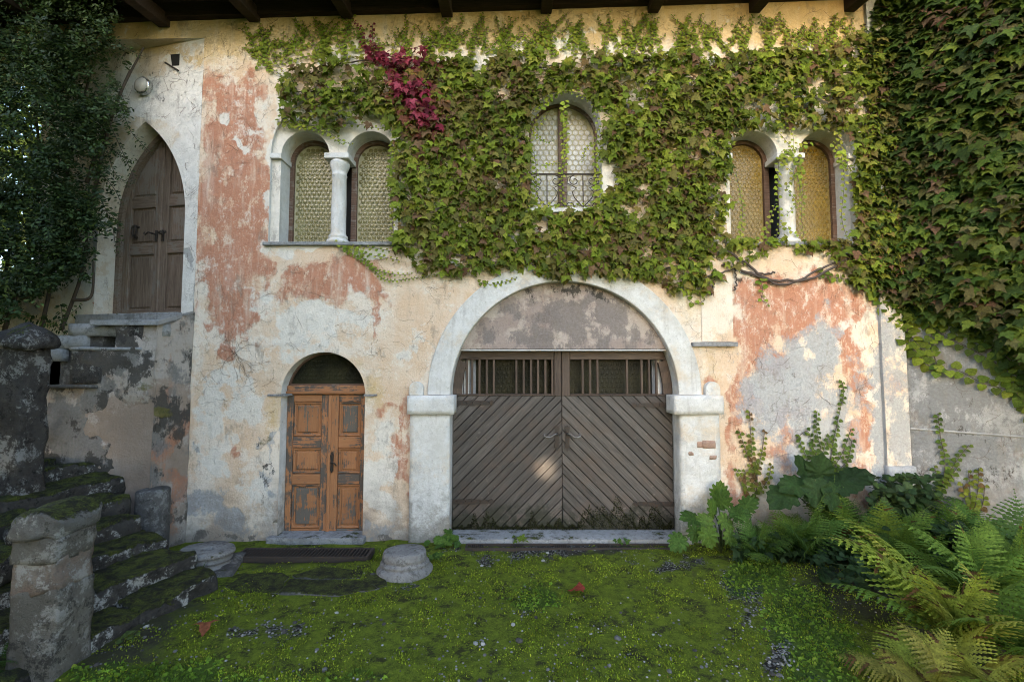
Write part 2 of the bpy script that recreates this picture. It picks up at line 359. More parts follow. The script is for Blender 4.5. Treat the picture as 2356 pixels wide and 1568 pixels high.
def wood_mat(name, a, b, worn=None, wear=0.5, rough=0.75, gloss=0.25, vary=0.35):
    s = NT(name); v = s.objvec()
    g1 = s.noise(3.0, 6, 0.6, s.mp((1.2, 22, 22), vec=v), 0.6); g2 = s.noise(4.0, 4, 0.7, s.mp((3, 90, 90), vec=v)); bl = s.noise(5.0, 5, 0.7, v)
    c = s.mix(s.step(g1, 0.3, 0.7), a, b)
    c = s.mix(s.step(g2, 0.55, 0.75, 0, 0.6), c, tuple(x*0.4 for x in a))
    c = s.mul(c, s.math('ADD', 1-vary/2, s.math('MULTIPLY', s.orand, vary)))
    h = s.math('ADD', s.math('MULTIPLY', g1, 0.6), s.math('MULTIPLY', g2, 0.4))
    if worn:
        n = s.math('ADD', s.math('MULTIPLY', g1, 0.45), s.math('ADD', s.math('MULTIPLY', bl, 0.55), s.math('MULTIPLY', s.math('SUBTRACT', s.orand, 0.5), 0.14)))
        wf = s.step(n, 0.56-wear*0.08, 0.60-wear*0.08)
        c = s.mix(wf, c, s.mix(g2, worn, tuple(x*0.45 for x in worn))); h = s.math('SUBTRACT', h, s.math('MULTIPLY', wf, 0.5))
    return s.done(c, rough, h, 0.006, 0.8, gloss)
MAT['wood_gate'] = wood_mat('wood_gate', (0.075, 0.060, 0.049), (0.145, 0.122, 0.102), (0.17, 0.15, 0.13), 0.15, 0.62, 0.35, 0.5)
MAT['wood_gate_dark'] = wood_mat('wood_gate_dark', (0.055, 0.036, 0.026), (0.10, 0.068, 0.048), None, 0, 0.6, 0.35)
MAT['wood_orange'] = wood_mat('wood_orange', (0.30, 0.125, 0.052), (0.38, 0.175, 0.075), (0.13, 0.105, 0.085), 0.45, 0.6, 0.35, 0.22)
MAT['wood_orange_bare'] = wood_mat('wood_orange_bare', (0.28, 0.12, 0.05), (0.35, 0.16, 0.07), (0.16, 0.14, 0.115), 0.9, 0.7, 0.25, 0.2)
MAT['wood_brown'] = wood_mat('wood_brown', (0.125, 0.086, 0.062), (0.22, 0.165, 0.125), (0.27, 0.225, 0.185), 0.35, 0.75, 0.2, 0.25)
MAT['wood_frame'] = wood_mat('wood_frame', (0.085, 0.046, 0.030), (0.14, 0.082, 0.055), (0.25, 0.2, 0.16), 0.1, 0.6, 0.3)
MAT['wood_rafter'] = wood_mat('wood_rafter', (0.022, 0.014, 0.010), (0.045, 0.029, 0.02), None, 0, 0.8, 0.2)
def metal_mat(name, a, b, rough=0.55, metal=0.6):
    s = NT(name); n = s.noise(40, 5, 0.7); return s.done(s.mix(s.step(n, 0.4, 0.65), a, b), s.step(n, 0.3, 0.7, rough-0.1, rough+0.2), n, 0.003, 0.5, 0.5, metal)
MAT['iron'] = metal_mat('iron', (0.035, 0.032, 0.03), (0.075, 0.05, 0.035))
MAT['iron_handle'] = metal_mat('iron_handle', (0.22, 0.22, 0.21), (0.15, 0.12, 0.10), 0.4, 0.85)
MAT['rust'] = metal_mat('rust', (0.03, 0.024, 0.02), (0.06, 0.04, 0.026), 0.8, 0.2)
MAT['chrome'] = metal_mat('chrome', (0.55, 0.55, 0.53), (0.42, 0.42, 0.40), 0.22, 1.0)
MAT['lead'] = metal_mat('lead', (0.30, 0.27, 0.16), (0.36, 0.33, 0.21), 0.5, 0.0)
def glass_mat(name, a, b, rough=0.14, spec=0.45, coat=0.5):
    s = NT(name); n = s.noise(3, 3, 0.5); f = s.noise(70, 3, 0.6); c = s.mix(s.step(n, 0.35, 0.65), a, b); c = s.mix(s.step(f, 0.5, 0.75, 0, 0.5), c, tuple(x*0.4 for x in a))
    m = s.done(c, s.step(f, 0.3, 0.7, rough, rough+0.2), f, 0.002, 0.25, spec); s.b.inputs['Coat Weight'].default_value = coat; s.b.inputs['Coat Roughness'].default_value = 0.12; return m
MAT['glass_green'] = glass_mat('glass_green', (0.15, 0.128, 0.045), (0.22, 0.20, 0.085))
MAT['glass_amber'] = glass_mat('glass_amber', (0.17, 0.105, 0.012), (0.22, 0.145, 0.02))
MAT['lead_amber'] = metal_mat('lead_amber', (0.16, 0.11, 0.025), (0.26, 0.19, 0.05), 0.4, 0.0)
MAT['glass_sky_pale'] = glass_mat('glass_sky_pale', (0.42, 0.40, 0.36), (0.52, 0.51, 0.48))  # pale base colour stands in for white sky reflected in the middle window
MAT['glass_dark'] = glass_mat('glass_dark', (0.012, 0.012, 0.007), (0.030, 0.028, 0.013), 0.3, 0.2, 0.0)
def flat_mat(name, c, rough=0.8):
    s = NT(name); n = s.noise(12, 5, 0.7); return s.done(s.mix(s.step(n, 0.3, 0.7), c, tuple(x*0.75 for x in c)), rough, n, 0.004, 0.4)
MAT['dark_inside'] = flat_mat('dark_inside', (0.012, 0.011, 0.010))
MAT['white_post'] = flat_mat('white_post', (0.78, 0.78, 0.77))
MAT['grey_post'] = flat_mat('grey_post', (0.32, 0.33, 0.35))
MAT['lamp_glass'] = flat_mat('lamp_glass', (0.46, 0.42, 0.36), 0.25)
MAT['bark'] = flat_mat('bark', (0.075, 0.055, 0.04))
MAT['twig'] = flat_mat('twig', (0.10, 0.06, 0.04))
MAT['dry_stem'] = flat_mat('dry_stem', (0.085, 0.065, 0.055))
MAT['soil'] = flat_mat('soil', (0.03, 0.024, 0.018))
def leaf_mat(name, rough=0.62, transl=0.35, spec=0.12, bright=1.0):
    s = NT(name); at = s.n('ShaderNodeAttribute'); at.attribute_name = 'lc'
    n = s.noise(45, 3, 0.6); n2 = s.noise(2.5, 3, 0.6)
    c = s.mul(at.outputs['Color'], s.math('MULTIPLY', s.step(n, 0.3, 0.7, 0.72, 1.25), s.step(n2, 0.3, 0.7, 0.8*bright, 1.2*bright)))
    s.done(c, rough, n, 0.003, 0.4, spec)
    tr = s.n('ShaderNodeBsdfTranslucent', {'Color': s.mul(c, 1.5)}); mx = s.n('ShaderNodeMixShader', {0: transl})
    out = [x for x in s.t.nodes if x.type == 'OUTPUT_MATERIAL'][0]
    s.t.links.new(s.b.outputs[0], mx.inputs[1]); s.t.links.new(tr.outputs[0], mx.inputs[2]); s.t.links.new(mx.outputs[0], out.inputs[0]); return s.m
MAT['leaf'] = leaf_mat('leaf')
MAT['leaf_dark'] = leaf_mat('leaf_dark', 0.6, 0.25, 0.2)
MAT['moss'] = leaf_mat('moss', 0.8, 0.3, 0.1)
# ------------------------------------------------------------------ painted plaster walls
def inside(poly, x, y):
    x = np.asarray(x); y = np.asarray(y); c = np.zeros(x.shape, bool); n = len(poly)
    for i in range(n):
        (x0, y0), (x1, y1) = poly[i-1], poly[i]
        if y0 == y1: continue
        c ^= ((y0 > y) != (y1 > y)) & (x < (x1-x0)*(y-y0)/(y1-y0)+x0)
    return c
def field(px, py, blobs, seed=0, warp=46, amp=0.55, bias=0.0, base=-1.0):
    wx = px+(fbm(px/70, py/70, 4, seed)-0.5)*2*warp; wy = py+(fbm(px/70+31, py/70+17, 4, seed+5)-0.5)*2*warp
    f = np.zeros_like(px)+base
    for b in blobs:
        x, y, rx, ry, s = b[:5]; p = b[5] if len(b) > 5 else 3.0
        d = (np.abs((wx-x)/rx)**p+np.abs((wy-y)/ry)**p)**(1/p)
        f = np.maximum(f, s-0.5*d**1.6)
    f = f+(fbm(px/34+7, py/34, 4, seed+9)-0.5)*amp+bias
    return np.clip(f, 0, 1)
def densify(loop, step):
    out = []
    for i in range(len(loop)):
        a, b = loop[i], loop[(i+1) % len(loop)]; L = math.hypot(b[0]-a[0], b[1]-a[1]); k = max(1, int(L/step))
        out += [(a[0]+(b[0]-a[0])*j/k, a[1]+(b[1]-a[1])*j/k) for j in range(k)]
    return out
def painted_wall(name, outer, holes, step, world, paint, mat, parent, amp=0.006, thick=None):
    loops = [densify(outer, step)]+[densify(h, step*0.8) for h in holes]
    pts, edges = [], []
    for lp in loops:
        b = len(pts); pts += lp; edges += [(b+i, b+(i+1) % len(lp)) for i in range(len(lp))]
    bp = np.array(pts); xs = [p[0] for p in outer]; zs = [p[1] for p in outer]
    gx, gz = np.meshgrid(np.arange(min(xs)+step/2, max(xs), step), np.arange(min(zs)+step/2, max(zs), step))
    gx = gx.ravel()+RG.uniform(-.2, .2, gx.size)*step; gz = gz.ravel()+RG.uniform(-.2, .2, gz.size)*step
    ok = inside(outer, gx, gz)
    for h in holes: ok &= ~inside(h, gx, gz)
    gx, gz = gx[ok], gz[ok]
    dm = np.full(gx.shape, 9.0)
    for q in bp: dm = np.minimum(dm, (gx-q[0])**2+(gz-q[1])**2)
    dm = np.sqrt(dm); k = dm > step*0.55; gx, gz, dm = gx[k], gz[k], dm[k]
    allp = pts+list(zip(gx.tolist(), gz.tolist()))
    res = delaunay_2d_cdt([Vector(p) for p in allp], edges, [], 0, 1e-6)
    V = np.array([(v.x, v.y) for v in res[0]]); Fc = np.array([f for f in res[2] if len(f) == 3])
    cen = V[Fc].mean(axis=1); ok = inside(outer, cen[:, 0], cen[:, 1])
    for h in holes: ok &= ~inside(h, cen[:, 0], cen[:, 1])
    Fc = Fc[ok]
    dist = np.full(len(V), 9.0)
    for q in bp[len(loops[0]):]: dist = np.minimum(dist, (V[:, 0]-q[0])**2+(V[:, 1]-q[1])**2)
    fade = np.clip(np.sqrt(dist)/0.12, 0, 1)
    disp = ((fbm(V[:, 0]*1.3, V[:, 1]*1.3, 4, 3)-0.5)*2*amp*1.6+(fbm(V[:, 0]*7, V[:, 1]*7, 3, 4)-0.5)*amp)*fade
    W3 = world(V[:, 0], V[:, 1], disp)
    px, py = proj(W3[:, 0], W3[:, 1], W3[:, 2])
    ma, mb = paint(px, py)
    me = fastmesh(name, W3, Fc, True, {'ma': ma[:, :3], 'mb': mb[:, :3], 'mc': np.stack([ma[:, 3], mb[:, 3], 0*px], 1)})
    bm = bmesh.new(); bm.from_mesh(me); bmesh.ops.recalc_face_normals(bm, faces=bm.faces)
    if sum(f.normal.y for f in bm.faces) > 0: bmesh.ops.reverse_faces(bm, faces=bm.faces)
    bm.to_mesh(me); bm.free()
    return meshobj(name, me, mat, parent)
def strip(name, loop, plane, d0, d1, mat, parent, closed=False, flare=0.0):
    O, U, W = plane; n = len(loop); mb = MB()
    vs = [O+U*a+ZV*z+W*d0 for a, z in loop]+[O+U*a+ZV*z+W*d1 for a, z in loop]
    mb.add(vs, [(i, (i+1) % n, n+(i+1) % n, n+i) for i in range(n if closed else n-1)])
    return mb.build(name, mat, parent)

house = thing('house', 'old peach and rust plastered house with arched windows, doors and wide plank gate', 'house')
def X_(x, y, Y=0): return P(x, y, Y).x
def Z_(y, Y=0, x=1178): return P(x, y, Y).z

# openings on the facade (a = X, b = Z)
def arch_loop(xl, xr, yspring, ybot, n=24, xbl=None, xbr=None):
    (a0, zs), (a1, _) = A(xl, yspring), A(xr, yspring); zb = A(xl, ybot)[1]
    c, r = (a0+a1)/2, (a1-a0)/2
    return [(a0, zb), (a1, zb)]+arc(c, zs, r, 0, math.pi, n), c, zs, r, zb
od_loop, od_c, od_zs, od_r, od_zb = arch_loop(647, 840, 906, 1252)
gt_loop, gt_c, gt_zs, gt_r, gt_zb = arch_loop(1037, 1560, 907, 1238, 40)
cw_loop, cw_c, cw_zs, cw_r, cw_zb = arch_loop(1217, 1383, 289, 481)
tw = {}
for key, cxp, half in (('left', 773, 150), ('right', 1818, 150)):
    tw[key] = arch_loop(cxp-half, cxp+half, 352, 558, 34)
ZB, ZT = -0.12, 7.35
XL, XR = -4.21, 5.16
zband = Z_(88, 0, 430)
outer = [(XL, ZB), (XR, ZB), (XR, ZT), (-8.2, ZT), (-8.2, zband-0.05), (XL, zband)]
holes = [od_loop, gt_loop, cw_loop, tw['left'][0], tw['right'][0]]

def paint_facade(px, py):
    red = [(540,330,66,150,1.0),(545,520,80,130,1.1),(520,690,66,90,1.05),(560,170,60,70,.62),(505,800,36,34,.9),(655,645,48,50,1.0),(740,640,80,52,1.05),(800,630,46,40,.9),
           (855,650,38,50,1.0),(858,720,14,55,.85),(700,600,90,22,.7),(880,610,60,40,.62),
           (915,960,20,60,.95),(915,1060,24,50,.95),(930,1120,16,40,.8),(925,1190,14,60,.55),
           (1790,690,110,66,1.1),(1740,800,50,80,1.0),(1700,900,36,60,.95),(1672,1000,16,120,.9),(1680,1130,26,50,.8),
           (1735,940,30,24,.7),(1822,965,40,26,.95),(1810,1040,46,50,.85),(1960,760,36,90,1.0),(1970,900,34,80,.9),(1985,1000,40,80,1.0),(1965,1110,80,46,.85),(1930,680,50,40,.7),(1850,960,30,14,.6),
           (540,1065,26,26,.6),(470,830,20,60,.5),(1000,930,10,20,.4),(760,700,90,40,.5)]
    white = [(1830,900,20,20,.2),(632,330,22,150,1.0,4),(645,250,40,60,1.0),(560,345,12,36,.95),(522,268,13,13,.9),(760,572,160,16,.95,4),(700,735,110,36,.9),(820,730,70,40,.62),(520,860,60,40,.85),(690,780,90,60,.75),
             (560,930,70,60,.7),(480,960,30,90,.75),(500,1050,40,60,.75),(575,1120,50,60,.62),(885,1010,20,60,.9),(872,1140,36,90,.95),(610,1180,30,60,.7),(600,700,60,40,.6),(940,780,40,80,.55),
             (1800,900,60,60,.5),(1890,820,40,90,.6),(1930,700,30,70,.6),(1760,1060,40,40,.45),(1880,1050,40,50,.5),(2030,1000,40,240,.75),(1150,130,90,30,.8),(760,130,80,36,.7),(1330,100,160,36,.6),(1560,130,120,30,.7),(1840,130,60,36,.7),(920,490,22,50,.9),(1400,400,40,60,.95),(1705,300,60,120,.55),(2000,400,40,160,.85)]
    grey = [(1810,900,120,120,.9),(1890,1010,90,130,.85),(1770,1090,70,60,.75),(1900,800,60,100,.8),(1980,900,40,160,.6),(2040,950,34,280,.9),(480,1160,44,40,.95),(520,1210,40,40,.85),(580,1220,80,40,.6),(450,1050,20,160,.45),(620,1130,20,90,.6),(600,1020,30,50,.45),(880,1210,40,40,.75),(640,1010,16,120,.55),(1900,690,40,60,.6)]
    och = [(1200,45,900,52,1.15,6),(380,60,300,60,1.1,5),(700,1000,90,160,.55),(1900,300,200,200,.5),(750,860,130,60,.65),(860,900,30,60,.7),(620,960,30,70,.7),(1630,860,60,90,.5),(1100,700,90,90,.5),(1600,720,60,60,.55)]
    dark = [(610,1120,20,60,.55),(460,1235,60,24,.5),(560,1245,90,16,.55),(900,1240,60,16,.6),(470,1170,24,24,.35),(600,1040,14,40,.4),(1690,630,90,30,.4)]
    moss = [(612,1010,14,70,.5),(632,1200,8,10,.7),(1250,60,800,26,.42,5),(420,95,160,16,.5)]
    brick = [(548,1075,18,12,.45)]
    f = lambda b, sd, **k: field(px, py, b, sd, **k)
    g = f(grey, 23)
    return np.stack([f(red, 1, amp=.9, base=.02, warp=60), f(white, 12, amp=1.0, base=.16), g, f(och, 31, warp=30, amp=.3)], 1), np.stack([f(dark, 41), f(moss, 51), f(brick, 61, warp=10), np.zeros_like(px)], 1)
painted_wall('wall', outer, holes, 0.04, lambda a, b, d: np.stack([a, -d, b], 1), paint_facade, MAT['plaster'], house)
rear = MB().box((-4.6, 0.95, 0), (5.6, 6.0, 7.3)).box((-6.0, 1.2, 2.0), (-4.601, 6.0, 7.3)).build('rear_wall', MAT['dark_inside'], house)

# reveals
def reveal(loop, d0, d1, mat, plane=FP, skipbottom=True):
    return strip('reveal', loop[1:]+[loop[0]] if skipbottom else loop, plane, d0, d1, mat, house)
reveal(od_loop, 0, 0.18, MAT['lime_stone']); reveal(gt_loop, 0.0, 0.34, MAT['lime_stone']); reveal(cw_loop, 0, 0.34, MAT['lime_stone'])

# twin windows: shallow blind arch, two small arches on a column
def roundels(mb, shape, plane, d, pitch, prob=1.0, seed=1):
    O, U, W = plane; xs = [p[0] for p in shape]; zs = [p[1] for p in shape]; q = random.Random(seed)
    ins = offset_poly(shape, pitch*0.42); row = 0; z = min(zs)+pitch*0.5
    while z < max(zs):
        a = min(xs)+(pitch/2 if row % 2 else 0)+0.01
        while a < max(xs):
            if inside(ins, np.array([a]), np.array([z]))[0]:
                k = 8; vs = []; tl = (q.uniform(-.03, .03), q.uniform(-.03, .03))
                for rr, hh in ((0.46, 0.0), (0.41, 0.006), (0.34, 0.002), (0.20, 0.003), (0.12, 0.006)):
                    for j in range(k):
                        t = 2*math.pi*(j+.5)/k; u_, v_ = rr*pitch*math.cos(t), rr*pitch*math.sin(t)
                        vs.append(O+U*(a+u_)+ZV*(z+v_)+W*(d-hh-u_*tl[0]-v_*tl[1]))
                fs = []
                for i in range(4):
                    for j in range(k): fs.append((i*k+j, i*k+(j+1) % k, (i+1)*k+(j+1) % k, (i+1)*k+j))
                fs.append(tuple(range(4*k, 5*k))); mb.add(vs, fs)
            a += pitch
        z += pitch*0.866; row += 1
def ring(outerl, innerl, plane, d0, d1):
    O, U, W = plane; n = len(outerl); w3 = lambda p, d: O+U*p[0]+ZV*p[1]+W*d
    vs = [w3(p, d0) for p in outerl]+[w3(p, d0) for p in innerl]+[w3(p, d1) for p in outerl]+[w3(p, d1) for p in innerl]
    fs = []
    for i in range(n):
        j = (i+1) % n; fs += [(i, j, n+j, n+i), (n+i, n+j, 3*n+j, 3*n+i), (2*n+i, 2*n+j, j, i)]
    return vs, fs
def window_light(parent, loop, plane, d, fw, gmat, pitch, seed, fmat=None, glass_only=False):
    inner = offset_poly(loop, fw)
    if not glass_only:
        vs, fs = ring(loop, inner, plane, d, d+0.07); MB().add(vs, fs).build('frame', fmat or MAT['wood_frame'], parent)
    O, U, W = plane
    g = MB().add([O+U*a+ZV*z+W*(d+0.045) for a, z in inner], [tuple(range(len(inner)))])
    gl = g.build('pane', MAT['glass_dark'] if gmat is MAT['glass_dark'] else MAT['lead_amber'] if gmat is MAT['glass_amber'] else MAT['lead'], parent)
    rm = MB(); roundels(rm, inner, plane, d+0.043, pitch, seed=seed); o = rm.build('roundel_glass', gmat, parent); o['kind'] = 'stuff'
    return inner
def twin(key, cs, rp, colx, gm, seeds, sill):
    lp, c, zs, r, zb = tw[key]
    win = thing_part = bpy.data.objects.new('window', None); link(win, house); setm(win, Matrix.Identity(4))
    D0 = 0.045
    strip('reveal', lp[1:]+[lp[0]], FP, 0, D0, MAT['lime_stone'], win)
    a = []
    for cp in cs: a.append((A(cp, 352)[0], rp*6/F/0.982))
    (c1, r1), (c2, r2) = a
    hole = [(c1-r1, zb), (c2+r2, zb)]+arc(c2, zs, r2, 0, math.pi, 18)+arc(c1, zs, r1, 0, math.pi, 18)
    def pf(px, py):
        z = np.zeros((len(px), 4)); z[:, 1] = 1.0; z[:, 3] = field(px, py, [(c+0*0, 0, 1, 1, 0)], 3)*0+0.25*fbm(px/50, py/50, 3, 8); return z, np.zeros((len(px), 4))
    painted_wall('arch_panel', [(p[0], p[1]) for p in lp], [[(x, z if z > zb else zb+0.002) for x, z in hole]], 0.06, lambda x, z, d: np.stack([x, D0-d*0.3, z], 1), pf, MAT['plaster'], win, 0.003)
    D1 = 0.30
    strip('jamb', [(c1-r1, zb), (c1-r1, zs)], FP, D0, D1, MAT['lime_stone'], win); strip('jamb', [(c2+r2, zs), (c2+r2, zb)], FP, D0, D1, MAT['lime_stone'], win)
    for cc, rr in a: strip('arch_soffit', arc(cc, zs, rr, 0, math.pi, 18), FP, D0, D1, MAT['lime_stone'], win)
    # imposts, abacus and column
    cxw = (c1+r1+c2-r2)/2; hw = (c2-r2-c1-r1)/2+0.045
    zi = zs-0.075
    for x0, x1 in ((c1-r1-0.13, c1-r1+0.025), (c2+r2-0.025, c2+r2+0.13)):
        bevel(MB().box((x0, -0.012, zi), (x1, D1-0.01, zs-0.002)).build('impost', MAT['lime_stone'], win), 0.008)
    bevel(MB().box((cxw-hw, -0.02, zi), (cxw+hw, 0.29, zs-0.002)).build('abacus', MAT['lime_stone'], win), 0.008)
    cr = 0.098; yc = 0.115; h = zi-zb
    prof = [(cr*1.5,0.0),(cr*1.55,0.025),(cr*1.5,0.05),(cr*1.22,0.06),(cr*1.18,0.075),(cr*1.3,0.09),(cr*1.26,0.115),(cr*1.08,0.125),(cr*1.06,0.14),(cr*1.0,0.16),(cr*0.99,h*0.5),(cr*0.93,h-0.22),(cr*1.02,h-0.205),(cr*1.02,h-0.19),(cr*0.94,h-0.18),(cr*1.0,h-0.14),(cr*1.28,h-0.07),(cr*1.34,h-0.035),(cr*1.25,h-0.001)]
    MB().lathe(prof, (cxw, yc, zb), 28).build('column', MAT['lime_stone'], win, True)
    x0, x1 = sill
    bevel(MB().box((X_(x0, 558), -0.05, zb-0.045), (X_(x1, 558), D1+0.05, zb)).build('sill', MAT['grey_stone'], win), 0.006)
    # glazed lights, one behind each arch
    for (cc, rr), sd in zip(a, seeds):
        w2 = rr+0.02
        loop = [(cc-w2, zb+0.001), (cc+w2, zb+0.001)]+arc(cc, zs, w2, 0, math.pi, 20)
        window_light(win, loop, FP, D1, 0.075, gm, 0.066, sd)
    strip('arch_backing', [(cxw-hw+0.02, zb+0.001), (cxw-hw+0.02, zs)], FP, D1+0.06, D1+0.10, MAT['wood_frame'], win)
    MB().box((c1-r1-0.1, D1+0.09, zb), (c2+r2+0.1, D1+0.13, zs+r1+0.1)).build('dark_backing', MAT['dark_inside'], win)
    return win
w_left = twin('left', (699, 851), 56, 780, MAT['glass_green'], (3, 4), (608, 912))
w_right = twin('right', (1737, 1899), 57, 1814, MAT['glass_amber'], (5, 6), (1668, 1972))

# middle window with iron railing
win = bpy.data.objects.new('window', None); link(win, house); setm(win, Matrix.Identity(4))
d = 0.30; rr = cw_r+0.02
for sgn in (-1, 1):
    xa, xb = (cw_c-rr, cw_c-0.004) if sgn < 0 else (cw_c+0.004, cw_c+rr)
    full = [(cw_c-rr, cw_zb+0.03), (cw_c+rr, cw_zb+0.03)]+arc(cw_c, cw_zs, rr, 0, math.pi, 28)
    half = clip_poly(full, rect(xa, cw_zb-1, xb, cw_zs+3))
    window_light(win, half, FP, d, 0.055, MAT['glass_sky_pale'], 0.085, 8+sgn)
MB().box((cw_c-rr-0.1, d+0.09, cw_zb), (cw_c+rr+0.1, d+0.13, cw_zs+rr+0.1)).build('dark_backing', MAT['dark_inside'], win)
bevel(MB().box((cw_c-cw_r-0.06, -0.06, cw_zb-0.06), (cw_c+cw_r+0.06, d+0.05, cw_zb)).build('sill', MAT['lime_stone'], win), 0.008)
def scroll(c, r0, r1, t0, t1, n=18): return [(c[0]+(r0+(r1-r0)*i/n)*math.cos(t0+(t1-t0)*i/n), c[1]+(r0+(r1-r0)*i/n)*math.sin(t0+(t1-t0)*i/n)) for i in range(n+1)]
rail = MB(); zr = Z_(397); ry = 0.05; z0 = cw_zb+0.02
rail.tube([(cw_c-cw_r, ry, zr), (cw_c+cw_r, ry, zr)], 0.011, 6)
for k in (-0.5, 0.5):
    mx = cw_c+k*cw_r; hh = zr-z0
    rail.tube([(mx, ry, zr), (mx, ry, z0)], 0.008, 5)
    for sg in (-1, 1):
        path = scroll((mx+sg*cw_r*0.24, zr-hh*0.19), 0.02, 0.075, math.pi*0.5-sg*math.pi*2.2, math.pi*0.5, 26)
        path = [(x, z) for x, z in path]
        tail = [(mx+sg*cw_r*0.42, zr-hh*0.10), (mx+sg*cw_r*0.44, zr-hh*0.26), (mx+sg*cw_r*0.18, zr-hh*0.40), (mx+sg*cw_r*0.30, zr-hh*0.52), (mx+sg*cw_r*0.24, zr-hh*0.68), (mx+sg*0.01, zr-hh*0.93)]
        rail.tube([(x, ry, z) for x, z in path+tail], 0.0065, 5)
        rail.tube([(x, ry, z) for x, z in scroll((mx+sg*cw_r*0.36, z0+hh*0.08), 0.05, 0.05, 0, math.pi, 10)], 0.006, 5)
rail.build('railing', MAT['iron'], win)

# ------------------------------------------------------------------ orange double door
door = bpy.data.objects.new('door', None); link(door, house); setm(door, Matrix.Identity(4))
DD = 0.16
zt = Z_(907, DD); zb_ = Z_(1250, DD)
xl, xm, xr = od_c-od_r+0.005, X_(757, 1080, DD), od_c+od_r-0.005
piece('transom', rect(xl, zt, xr, Z_(886, DD)), FP, DD-0.03, DD+0.08, MAT['wood_orange'], door, 0, 0.012)
piece('transom_lip', rect(xl, Z_(905, DD), xr, Z_(899, DD)), FP, DD-0.045, DD-0.03, MAT['wood_orange_bare'], door, 0, 0.006)
fan = [(xl, Z_(886, DD)), (xr, Z_(886, DD))]+arc(od_c, od_zs, od_r-0.002, 0.12, math.pi-0.12, 22)
window_light(door, fan, FP, DD, 0.02, MAT['glass_dark'], 0.066, 21, MAT['wood_frame'])
def leaf(a0, a1, s0, s1, mats, seed):
    lf = piece('door_leaf', rect(a0, zb_, a1, zt-0.004), FP, DD+0.035, DD+0.07, MAT['wood_orange'], door, 90, 0.003)
    q = random.Random(seed)
    def pc(nm, x0, z0_, x1, z1_, f, th, m, gr, bv): return piece(nm, rect(x0, z0_, x1, z1_), FP, DD+f, DD+f+th, MAT[m], lf, gr, bv)
    pc('stile', a0, zb_, s0, zt-0.004, 0.0, 0.033, 'wood_orange', 90, 0.006); pc('stile', s1, zb_, a1, zt-0.004, 0.0, 0.033, 'wood_orange', 90, 0.006)
    ys = [(907, 924), (1004, 1030), (1090, 1114), (1216, 1250)]
    for i, (ya, yb) in enumerate(ys):
        pc('rail', s0+0.002, Z_(yb, DD)+(0.0 if i < 3 else 0.03), s1-0.002, Z_(ya, DD)-0.004, 0.002, 0.03, 'wood_orange_bare' if i == 3 else 'wood_orange', 0, 0.008)
    for i, (ya, yb) in enumerate([(924, 1004), (1030, 1090), (1114, 1216)]):
        za, zc = Z_(ya, DD)-0.004, Z_(yb, DD)+0.002; e = 0.028
        for nm, rc, gr in (('moulding', (s0+0.002, zc, s1-0.002, zc+e), 0), ('moulding', (s0+0.002, za-e, s1-0.002, za), 0), ('moulding', (s0+0.002, zc+e, s0+e, za-e), 90), ('moulding', (s1-e, zc+e, s1-0.002, za-e), 90)):
            pc(nm, *rc, 0.012, 0.022, 'wood_orange', gr, 0.011)
        pc('panel', s0+0.05, zc+0.05, s1-0.05, za-0.05, 0.018, 0.016, mats[i], 90, 0.013)
    return lf
leaf(xl, xm, X_(671, 1080, DD), X_(737, 1080, DD), ('wood_orange_bare', 'wood_orange', 'wood_orange_bare'), 1)
lr = leaf(xm+0.004, xr, X_(776, 1080, DD), X_(828, 1080, DD), ('wood_orange_bare', 'wood_orange', 'wood_orange_bare'), 2)
piece('cover_strip', rect(xm-0.022, zb_+0.01, xm+0.02, zt-0.006), FP, DD-0.02, DD-0.001, MAT['wood_orange'], door, 90, 0.008)
lk = MB(); xk = X_(765, 1065, DD); zk = Z_(1062, DD)
lk.prism([(xk-0.02, zk-0.10), (xk, zk-0.14), (xk+0.02, zk-0.10), (xk+0.016, zk), (xk+0.022, zk+0.09), (xk, zk+0.14), (xk-0.022, zk+0.09), (xk-0.016, zk)], DD-0.03, DD-0.012)
lk.tube([(xk, DD-0.03, zk), (xk, DD-0.06, zk), (xk+0.02, DD-0.075, zk+0.008), (xk+0.06, DD-0.07, zk-0.01), (xk+0.07, DD-0.05, zk-0.04)], 0.009, 6)
lk.build('door_handle', MAT['iron'], door)
bevel(MB().box((xl-0.10, -0.10, -0.05), (xr+0.05, DD+0.09, 0.05)).build('threshold', MAT['grey_stone'], door), 0.01)
for x0, x1 in ((617, 661), (838, 868)):
    bevel(MB().box((X_(x0, 906), -0.022, Z_(911)), (X_(x1, 906), 0.15 if x0 < 700 else 0.02, Z_(906))).build('impost', MAT['grey_stone'], door), 0.004)

# ------------------------------------------------------------------ plank gate in its stone arch
sur = bpy.data.objects.new('gate_surround', None); link(sur, house); setm(sur, Matrix.Identity(4))
o_, i_ = arc(gt_c, gt_zs, gt_r+0.30, 0, math.pi, 44), arc(gt_c, gt_zs, gt_r+0.001, 0, math.pi, 44)
mb = MB(); n = len(o_)
for k in range(n-1):
    q = [o_[k], o_[k+1], i_[k+1], i_[k]]
    f0 = [(x, -0.035, z) for x, z in q]; b0 = [(x, 0.012, z) for x, z in q]; base = len(mb.v); mb.v += f0+b0
    mb.f += [tuple(base+t for t in (0, 1, 2, 3)), tuple(base+t for t in (0, 4, 5, 1)), tuple(base+t for t in (3, 2, 6, 7))]
ob = mb.build('archivolt', MAT['lime_stone'], sur)
md = ob.modifiers.new('weld', 'WELD'); bevel(ob, 0.012)
zl = Z_(803, 0.07); ty = math.asin(max(-1, min(1, (zl-gt_zs)/gt_r)))
tymp = arc(gt_c, gt_zs, gt_r+0.01, ty, math.pi-ty, 34)
